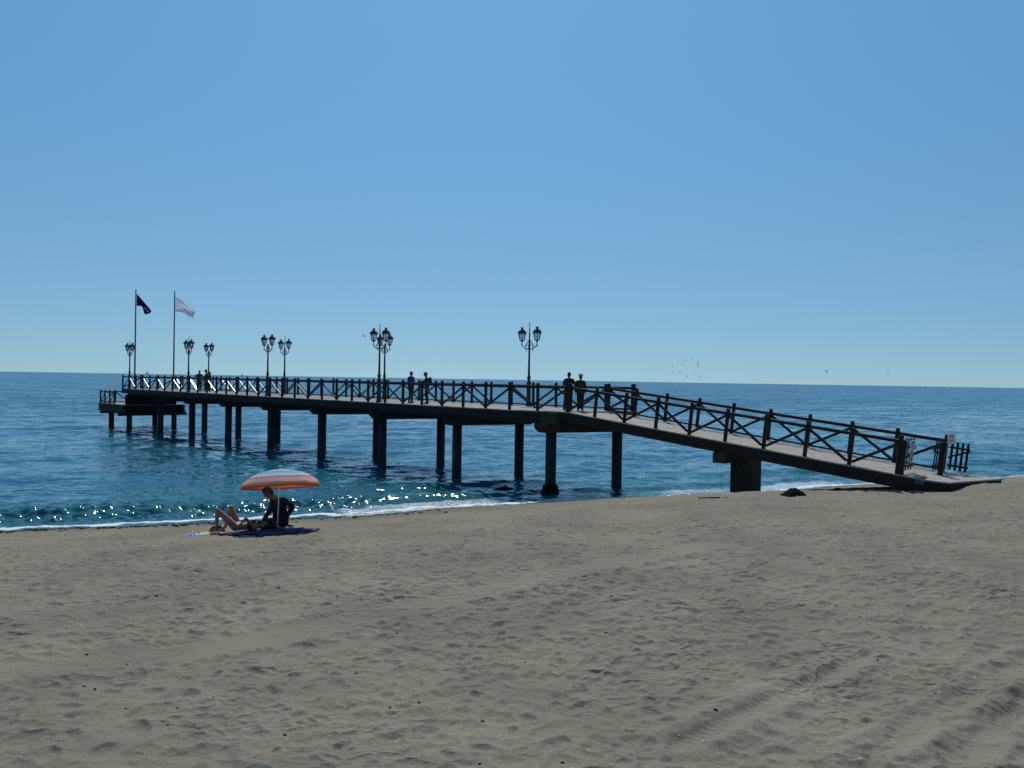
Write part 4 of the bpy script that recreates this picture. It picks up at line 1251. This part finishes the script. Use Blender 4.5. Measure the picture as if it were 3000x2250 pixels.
# the man sitting back on his heels under it, face turned down to the left
def ppos(e, **k): return {a: Vector(v) for a, v in k.items()}
man = empty('person', gp(.065, 0, .045)); man.scale = (1.12, 1.12, 1.14)
m = MB(); hc = Vector((-.275, -.05, .80)); hf = Vector((-.70, -.25, -.66)); hu = Vector((-.55, 0, .83))
head(m, hc, hf, hu, 1.0)
pelv = Vector((.0, .02, .16)); wst = Vector((-.01, .0, .36)); cht = Vector((-.06, -.02, .54)); nk = Vector((-.16, -.03, .69))
SR = Vector((.10, -.10, .635)); SL = Vector((-.20, .12, .62))
ER = Vector((.30, -.12, .52)); WR = Vector((.15, -.06, .24)); EL = Vector((-.26, .10, .38)); WL = Vector((-.36, -.06, .20))
KR = Vector((-.40, -.16, .12)); AR = Vector((.02, -.22, .06)); KL = Vector((-.38, .22, .12)); AL = Vector((.06, .20, .06))
m.cap(nk, .055, hc + Vector((.03, 0, -.04)), .052); m.cap(cht, .12, nk, .07, 14)
def torso(m, g=0.0):
    for q in (-1, 1):
        o = Vector((.05, -.03, 0)) * q
        m.cap(cht + o * 1.3, .115 + g, wst + o, .098 + g, 14); m.cap(wst + o, .10 + g, pelv + o * 1.2, .115 + g, 14)
    m.cap(cht, .12 + g, nk + Vector((.02, 0, -.05)), .065 + g, 14)
    for S_ in (SR, SL): m.cap(cht + (S_ - cht) * .35 + VZ * .02, .09 + g, S_, .06 + g)
def arms(m, g=0.0, k=1.0):
    m.cap(SR, .056 + g, ER, .042 + g); m.cap(ER, .042 + g, ER + (WR - ER) * k, .030 + g)
    m.cap(SL, .056 + g, EL, .042 + g); m.cap(EL, .042 + g, EL + (WL - EL) * k, .030 + g)
def legs(m, g=0.0, k=1.0):
    m.cap(pelv + Vector((0, -.08, -.02)), .10 + g, KR, .065 + g, 14); m.cap(KR, .058 + g, KR + (AR - KR) * k, .042 + g)
    m.cap(pelv + Vector((0, .08, -.02)), .10 + g, KL, .065 + g, 14); m.cap(KL, .058 + g, KL + (AL - KL) * k, .042 + g)
torso(m); arms(m); legs(m)
m.cap(AR, .036, AR + Vector((.16, .01, -.03)), .026); m.cap(AL, .036, AL + Vector((.16, .0, -.03)), .026)
hand(m, WR, Vector((-.05, -.05, -1)), Vector((-1, .2, 0)), .009, .15, side=1)
hand(m, WL, Vector((-.75, -.1, -.45)), Vector((-.3, 0, -1)), .009, .3, side=-1)
mb_ = m.fuse('body', SKIN2, man, .009)
m = MB(); torso(m, .018); arms(m, .016, .93); m.fuse('shirt', BLACKC, mb_, .012)
m = MB(); legs(m, .016, .9); m.cap(pelv + Vector((0, -.06, .02)), .125, pelv + Vector((0, .06, .02)), .125); m.fuse('trousers', BLACKC, mb_, .012)
hair(hc, hf, hu, 1.06, mb_); eyes(hc, hf, hu, 1.0, mb_)
tag(man, 'dark haired person in black long sleeves kneeling upright beneath the striped umbrella', 'person')

# the woman lying on her back, knees up, elbow raised
wom = empty('person', gp(-.68, -.28, .04)); wom.location.z = gz(wom.location.x - .2, wom.location.y) + .015
def wv(x, y, z): return Vector((x + .80, y + .28, z))       # given from the man, kept from her own foot point
m = MB()
hc = wv(-.36, -.30, .16); hf = Vector((-.15, -.10, 1)); hu = Vector((1, 0, .15))
head(m, hc, hf, hu, .95)
plv = wv(-1.04, -.28, .14); ws = wv(-.86, -.28, .14); ch = wv(-.66, -.28, .16); nk = wv(-.49, -.29, .14)
for q in (-1, 1):
    o = Vector((0, .05 * q, 0))
    m.cap(plv + o * 1.6, .10, ws + o, .080, 14); m.cap(ws + o, .080, ch + o, .092, 14)
    m.ell(ch + Vector((-.02, .075 * q, .075)), (.062, .062, .05))
    m.cap(ch + o, .085, nk + Vector((-.06, .12 * q, -.01)), .052)
m.cap(ch, .10, nk, .05); m.cap(nk, .045, hc + Vector((-.05, 0, -.02)), .045)
SHn = wv(-.56, -.43, .14); SHf = wv(-.56, -.13, .14)
EN = wv(-.76, -.50, .37); WN = wv(-.92, -.36, .22); EF = wv(-.74, .06, .10); WF = wv(-.95, .02, .12)
m.cap(SHn, .048, EN, .036); m.cap(EN, .036, WN, .025); m.cap(SHf, .048, EF, .036); m.cap(EF, .036, WF, .025)
hand(m, WN, Vector((-.8, .3, -.35)), Vector((-.2, 0, -1)), .008, .3, .92); hand(m, WF, Vector((-1, 0, -.1)), Vector((0, 0, -1)), .008, .2, .92)
KN = wv(-1.50, -.40, .55); KF = wv(-1.25, -.12, .57); AN = wv(-1.50, -.42, .08); AF = wv(-1.40, -.10, .08)
HN = plv + Vector((-.02, -.09, 0)); HF = plv + Vector((-.02, .09, 0))
for H_, K_, A_ in ((HN, KN, AN), (HF, KF, AF)):
    m.cap(H_, .104, K_, .060, 14); m.cap(K_, .052, A_, .034); m.ell(K_ + (A_ - K_) * .3 + Vector((.02, 0, 0)), (.045, .045, .09))
    m.cap(A_, .034, A_ + Vector((-.13, -.01, -.055)), .022)
    for t_ in range(5): m.cap(A_ + Vector((-.12, -.034 + .016 * t_, -.058)), .011, A_ + Vector((-.165 + .006 * t_, -.040 + .019 * t_, -.062)), .009, 7)
wb_ = m.fuse('body', SKIN, wom, .008)
hair(hc, hf, hu, .98, wb_, .10); eyes(hc, hf, hu, .95, wb_)
m = MB()
for q in (-1, 1): m.cap(plv + Vector((.01, .07 * q, .0)), .109, plv + Vector((-.03, .05 * q, .0)), .108, 14)
m.fuse('bikini_bottom', CREAM, wb_, .010)
m = MB()
for q in (-1, 1): m.ell(ch + Vector((-.02, .075 * q, .082)), (.062, .062, .052))
m.cap(ch + Vector((-.02, -.10, .02)), .100, ch + Vector((-.02, .10, .02)), .100, 14)
m.fuse('bikini_top', NAVYC, wb_, .010)
tag(wom, 'person sunbathing on their back with bent bare knees raised', 'person')

# small things by their feet
def on_sand(name, x, y, lab, cat, fn, m, dz=0.0, rz=0.0):
    p = gp(x, y); e_z = gz(p.x, p.y)
    o = fn().build(name, m, None, False) if not isinstance(fn, str) else None
    o.location = (p.x, p.y, e_z + dz); o.rotation_euler = (0, 0, rz)
    tag(o, lab, cat)
    return o
def slab(pts, h):
    m = MB(); n = len(pts)
    m.raw([(x, y, 0) for x, y in pts] + [(x * .97, y * .97, h) for x, y in pts], [tuple(range(n - 1, -1, -1)), tuple(range(n, 2 * n))] + [(i, (i + 1) % n, n + (i + 1) % n, n + i) for i in range(n)])
    return m
sole = [(.13 * math.cos(a) + .01, (.045 + .008 * math.cos(a)) * math.sin(a)) for a in [k * math.pi / 8 for k in range(16)]]
for k, (x, y, rz_a, tilt, lab) in enumerate([(-1.28, -.62, -.7, .25, 'coral flip flop tipped on its edge at the front of the sunbather'), (-1.42, -.50, .3, 0, 'coral flip flop lying flat below the sunbather\'s knees')]):
    p = gp(x, y); e = empty('flip_flop', (p.x, p.y, gz(p.x, p.y) + .03 + tilt * .06), rz_a); e.rotation_euler = (tilt, 0, rz_a)
    slab(sole, .02).build('sole', CORAL, e)
    m = MB(); m.tube([(.08, 0, .015), (.06, 0, .05), (.0, .035, .045), (-.05, .045, .015)], .006, 6); m.tube([(.06, 0, .05), (.0, -.035, .045), (-.05, -.045, .015)], .006, 6)
    m.build('strap', SHOE, e)
    tag(e, lab, 'flip flop', 'flip flops by the sunbather')
def crumple(w, d, h, seed, n=16):
    def f():
        m = MB(); rr_ = random.Random(seed); nz = Noise2(seed)
        vs = []; fs = []
        for j in range(n + 1):
            for i in range(n + 1):
                a, b = i / n * 2 - 1, j / n * 2 - 1
                q = max(0, 1 - (a * a + b * b) * .62)
                z_ = h * q * (.55 + 1.1 * (float(nz(np.array([i * .55]), np.array([j * .55]))[0]) + .5))
                vs.append((w * a * (1 - .12 * abs(b) ** 2) + rr_.uniform(-.1, .1) * w / n * 4, d * b + rr_.uniform(-.1, .1) * d / n * 4, z_ - .015))
        for j in range(n):
            for i in range(n): q = j * (n + 1) + i; fs.append((q, q + 1, q + n + 2, q + n + 1))
        m.raw(vs, fs); return m
    return f
on_sand('crumpled_cloth', -2.02, -.28, 'pale blue and white crumpled cloth on the sand left of the sunbather', 'cloth', crumple(.18, .12, .07, 5), PALEB, .01)
on_sand('beach_mat', -1.60, -.20, 'flat cream coloured mat poking out under the sunbather\'s feet', 'mat', crumple(.26, .18, .025, 8), CREAM, .012)
on_sand('beach_bag', -1.74, .62, 'low dark bag slumped on the sand behind the sunbather\'s feet', 'bag', crumple(.19, .14, .12, 12), BLACKC, .0)

# ================================================================== weed, rocks, specks
def mound(x, y, w, d, h, seed, lab, name='weed_shade_mound', m_=WEED, cat='seaweed', z=None):
    m = MB(); n = 26; nz = Noise2(seed); vs = []; fs = []
    for j in range(n + 1):
        for i in range(n + 1):
            a, b = i / n * 2 - 1, j / n * 2 - 1
            r_ = math.hypot(a, b)
            nn = float(nz(np.array([i * .23]), np.array([j * .23]))[0]); n3 = float(nz(np.array([i * .8 + 40]), np.array([j * .8]))[0])
            q = max(0, 1 - r_ * (1 + .35 * nn)) ** .8
            vs.append((w * a, d * b, h * q * (1.15 + .25 * nn + .22 * n3)))
    for j in range(n):
        for i in range(n): q = j * (n + 1) + i; fs.append((q, q + 1, q + n + 2, q + n + 1))
    m.raw(vs, fs)
    o = m.build(name, m_, None, True)
    o.location = (x, y, (gz(x, y) if z is None else z) - .01)
    tag(o, lab, cat)
    return o
def at(px, py, z):
    """ground point that shows at a picture point of the 3000 x 2250 photograph, at height z"""
    d = F * 2400 + RT * (px - 1500) + UP * (1125 - py)
    k = (z - CAMZ) / d.z
    return Vector((d.x * k, d.y * k, z))
def at_sand(px, py):
    z = 1.5
    for _ in range(30):
        p = at(px, py, z); z += .6 * (gz(p.x, p.y) - z)
    return at(px, py, z)
p = at_sand(2325, 1452); mound(p.x, p.y, .40, .28, .24, 31, 'dark rounded heap of seaweed on the sand under the middle of the ramp')
p = at_sand(2455, 1437); mound(p.x, p.y, .34, .2, .10, 37, 'low dark smear right of the rounded heap')  # low dark mound on the sand
p = at_sand(2105, 1458); mound(p.x, p.y, .62, .10, .03, 41, 'thin dark strip standing in for the ramp shadow left of the concrete support block')  # flat dark mesh painting in the shadow of the ramp
p = at(1480, 1432, .05); mound(p.x, p.y, .62, .4, .18, 43, 'dark weedy rock awash between two piles', 'rock', WEED, 'rock', z=-.02)
# wrack line of weed scraps along the water, uncountable
m = MB(); rr = random.Random(9)
def scrap(m, x, y, s_, flat=.35):
    z = gz(x, y)
    n = rr.randint(5, 7); a0 = rr.uniform(0, 6)
    top = [(x + s_ * rr.uniform(.5, 1.1) * math.cos(a0 + 6.283 * k / n) * 1.5, y + s_ * rr.uniform(.5, 1.1) * math.sin(a0 + 6.283 * k / n), z + s_ * flat * rr.uniform(.3, .9)) for k in range(n)]
    bot = [(q[0], q[1], z - .02) for q in top]
    m.raw(top + bot + [(x, y, z + s_ * flat * 1.3)], [(k, (k + 1) % n, 2 * n) for k in range(n)] + [(k + n, (k + 1) % n + n, (k + 1) % n, k) for k in range(n)])
for k in range(760):
    t = rr.uniform(-3, 15); s_ = rr.uniform(.6, 2.6) + abs(rr.gauss(0, 1.5))
    x = -17 + t * .907 + s_ * .42; y = 27.2 + t * .42 - s_ * .907
    if rr.random() < (1 - t / 16): scrap(m, x, y, rr.uniform(.02, .075))
tag(m.build('seaweed_scraps', WEED), 'dark scraps of weed scattered along the wet sand at the left', 'seaweed', kind='stuff')
m = MB()
for k in range(150):
    y = rr.uniform(6.5, 24); x = rr.uniform(-.68, .68) * y
    scrap(m, x, y, rr.uniform(.007, .017), .7)
tag(m.build('dark_bits', WEED), 'small dark bits of debris sprinkled over the dry sand', 'debris', kind='stuff')
m = MB()
for k in range(420):
    y = 6.5 + 15 * rr.random() ** 1.5; x = rr.uniform(-.68, .68) * y
    scrap(m, x, y, rr.uniform(.004, .009), .8)
tag(m.build('shell_fragments', WHITEM), 'tiny white shell fragments sprinkled over the dry sand', 'shells', kind='stuff')

# ================================================================== gulls
def gull(px, py, dist, span, roll_, yaw, flap, lab, grp):
    e = at(px, py, CAMZ + 1)  # direction only
    d = (F * 2400 + RT * (px - 1500) + UP * (1125 - py)).normalized()
    pos = Vector((0, 0, CAMZ)) + d * (dist / d.y)
    m = MB()
    span *= 1.15
    L_ = span * .42
    m.tube([(-L_ * .55, 0, 0), (-L_ * .35, 0, .0), (-L_ * .1, 0, 0), (L_ * .2, 0, .01), (L_ * .42, 0, .02), (L_ * .5, 0, .015), (L_ * .58, 0, .005)], [.005, .035 * span, .06 * span, .065 * span, .04 * span, .038 * span, .004], 8)
    vs = [(-L_ * .5, .05 * span, 0), (-L_ * .5, -.05 * span, 0), (-L_ * .3, 0, .01), (-L_ * .3, 0, -.01)]
    m.raw(vs, [(0, 1, 2), (1, 0, 3)])
    for s_ in (-1, 1):
        h2 = span / 2
        A = [(.08 * span, .02 * s_ * span), (-.09 * span, .02 * s_ * span), (.12 * span, .45 * h2 * s_), (-.06 * span, .45 * h2 * s_), (.02 * span, h2 * s_), (-.02 * span, h2 * s_)]
        Z_ = [0, 0, flap * .45 * h2, flap * .45 * h2, flap * .6 * h2, flap * .6 * h2]
        top = [(x, y, z + .012) for (x, y), z in zip(A, Z_)]; bt = [(x, y, z - .004) for (x, y), z in zip(A, Z_)]
        m.raw(top + bt, [(0, 1, 3, 2), (2, 3, 5, 4), (6, 8, 9, 7), (8, 10, 11, 9), (0, 2, 8, 6), (2, 4, 10, 8), (1, 7, 9, 3), (3, 9, 11, 5), (4, 5, 11, 10), (0, 6, 7, 1)])
    o = m.build('gull', GULL)
    o.location = pos; o.rotation_euler = (roll_, 0, yaw)
    tag(o, lab, 'bird', grp)
FL = 'one of the dark gulls circling in the loose flock above the ramp'
flock = [(1970.7, 1074.7, 190, 1.0, 1.2, 1.5, .4), (1970, 1089, 230, 1.1, .2, 1.4, .2), (1992.4, 1091, 170, 1.25, .05, 1.6, .05), (1998.7, 1066, 180, 1.2, 1.35, 1.3, .3), (2008, 1055, 230, 1.5, .1, 1.5, .15),
         (2026.3, 1050, 260, 1.1, .6, .8, .4), (2012, 1103, 240, 1.1, .9, 1.9, .4), (2044, 1069, 165, 1.35, 1.3, 1.6, .5), (2037.6, 1093.7, 180, 1.1, .35, 1.3, .4), (2049, 1103.6, 220, 1.1, 1.1, 1.2, .3)]
for q in flock: gull(*q, FL, 'gulls of the flock above the ramp')
gull(2421.5, 1090, 170, .9, .8, 2.2, .7, 'lone dark gull above the horizon right of the flock', 'single gulls')
gull(2602, 1095, 230, .9, .5, 2.0, .5, 'rightmost lone gull, faint above the horizon', 'single gulls')
gull(1067, 985, 110, .8, .4, 1.0, .4, 'lone gull at lantern height left of the overlapping middle pair of lamps', 'single gulls')

# ================================================================== sailing boats far out
BOATM = mat('haze_pale_boat', (.75, .80, .85), .7, .1, 1)  # pale blue-white puts distance haze into hull, mast and sails
def boat(px, dist, h, lab, jib=True):
    d = (F * 2400 + RT * (px - 1500)).normalized()
    pos = Vector((d.x * dist / d.y, dist, 0))
    e = empty('sailing_boat', pos, .3)
    m = MB(); L_ = h * .75
    sec = []
    for i in range(9):
        u = i / 8; w = L_ * .15 * math.sin(math.pi * min(1, u * .62 + .38)) ; zt = L_ * (.10 + .03 * u)
        sec.append([(L_ * (u - .5), -w, zt), (L_ * (u - .5), -w * .6, -.2), (L_ * (u - .5), w * .6, -.2), (L_ * (u - .5), w, zt)])
    m.raw([v for s_ in sec for v in s_], [(i * 4 + k, i * 4 + (k + 1) % 4, i * 4 + 4 + (k + 1) % 4, i * 4 + 4 + k) for i in range(8) for k in range(4)] + [(3, 2, 1, 0), (32, 33, 34, 35)])
    m.build('hull', BOATM, e)
    m = MB(); m.tube([(0, 0, 0), (0, 0, h)], .09, 6); m.build('mast', BOATM, e)
    m = MB(); m.raw([(-.15, 0, h * .14), (-L_ * .42, .5, h * .15), (-.15, 0, h * .97), (-.15, .05, h * .14), (-L_ * .42, .55, h * .15), (-.15, .05, h * .97)], [(0, 1, 2), (5, 4, 3), (0, 3, 4, 1), (1, 4, 5, 2), (2, 5, 3, 0)]); m.build('mainsail', BOATM, e)
    if jib:
        m = MB(); m.raw([(.15, 0, h * .82), (L_ * .46, 0, h * .1), (.3, -.6, h * .13), (.15, .05, h * .82), (L_ * .46, .05, h * .1), (.3, -.55, h * .13)], [(0, 1, 2), (5, 4, 3), (0, 3, 4, 1), (1, 4, 5, 2), (2, 5, 3, 0)]); m.build('jib', BOATM, e)
    tag(e, lab, 'sailing boat', 'sailing boats on the horizon')
boat(431, 2600, 15, 'leftmost faint sailing boat on the horizon, between the two flagpoles')
boat(527, 3000, 14, 'faint sailing boat on the horizon just right of the white flag\'s pole', False)
boat(709, 3100, 13, 'faint sailing boat on the horizon between the people and the second pair of lamps', True)
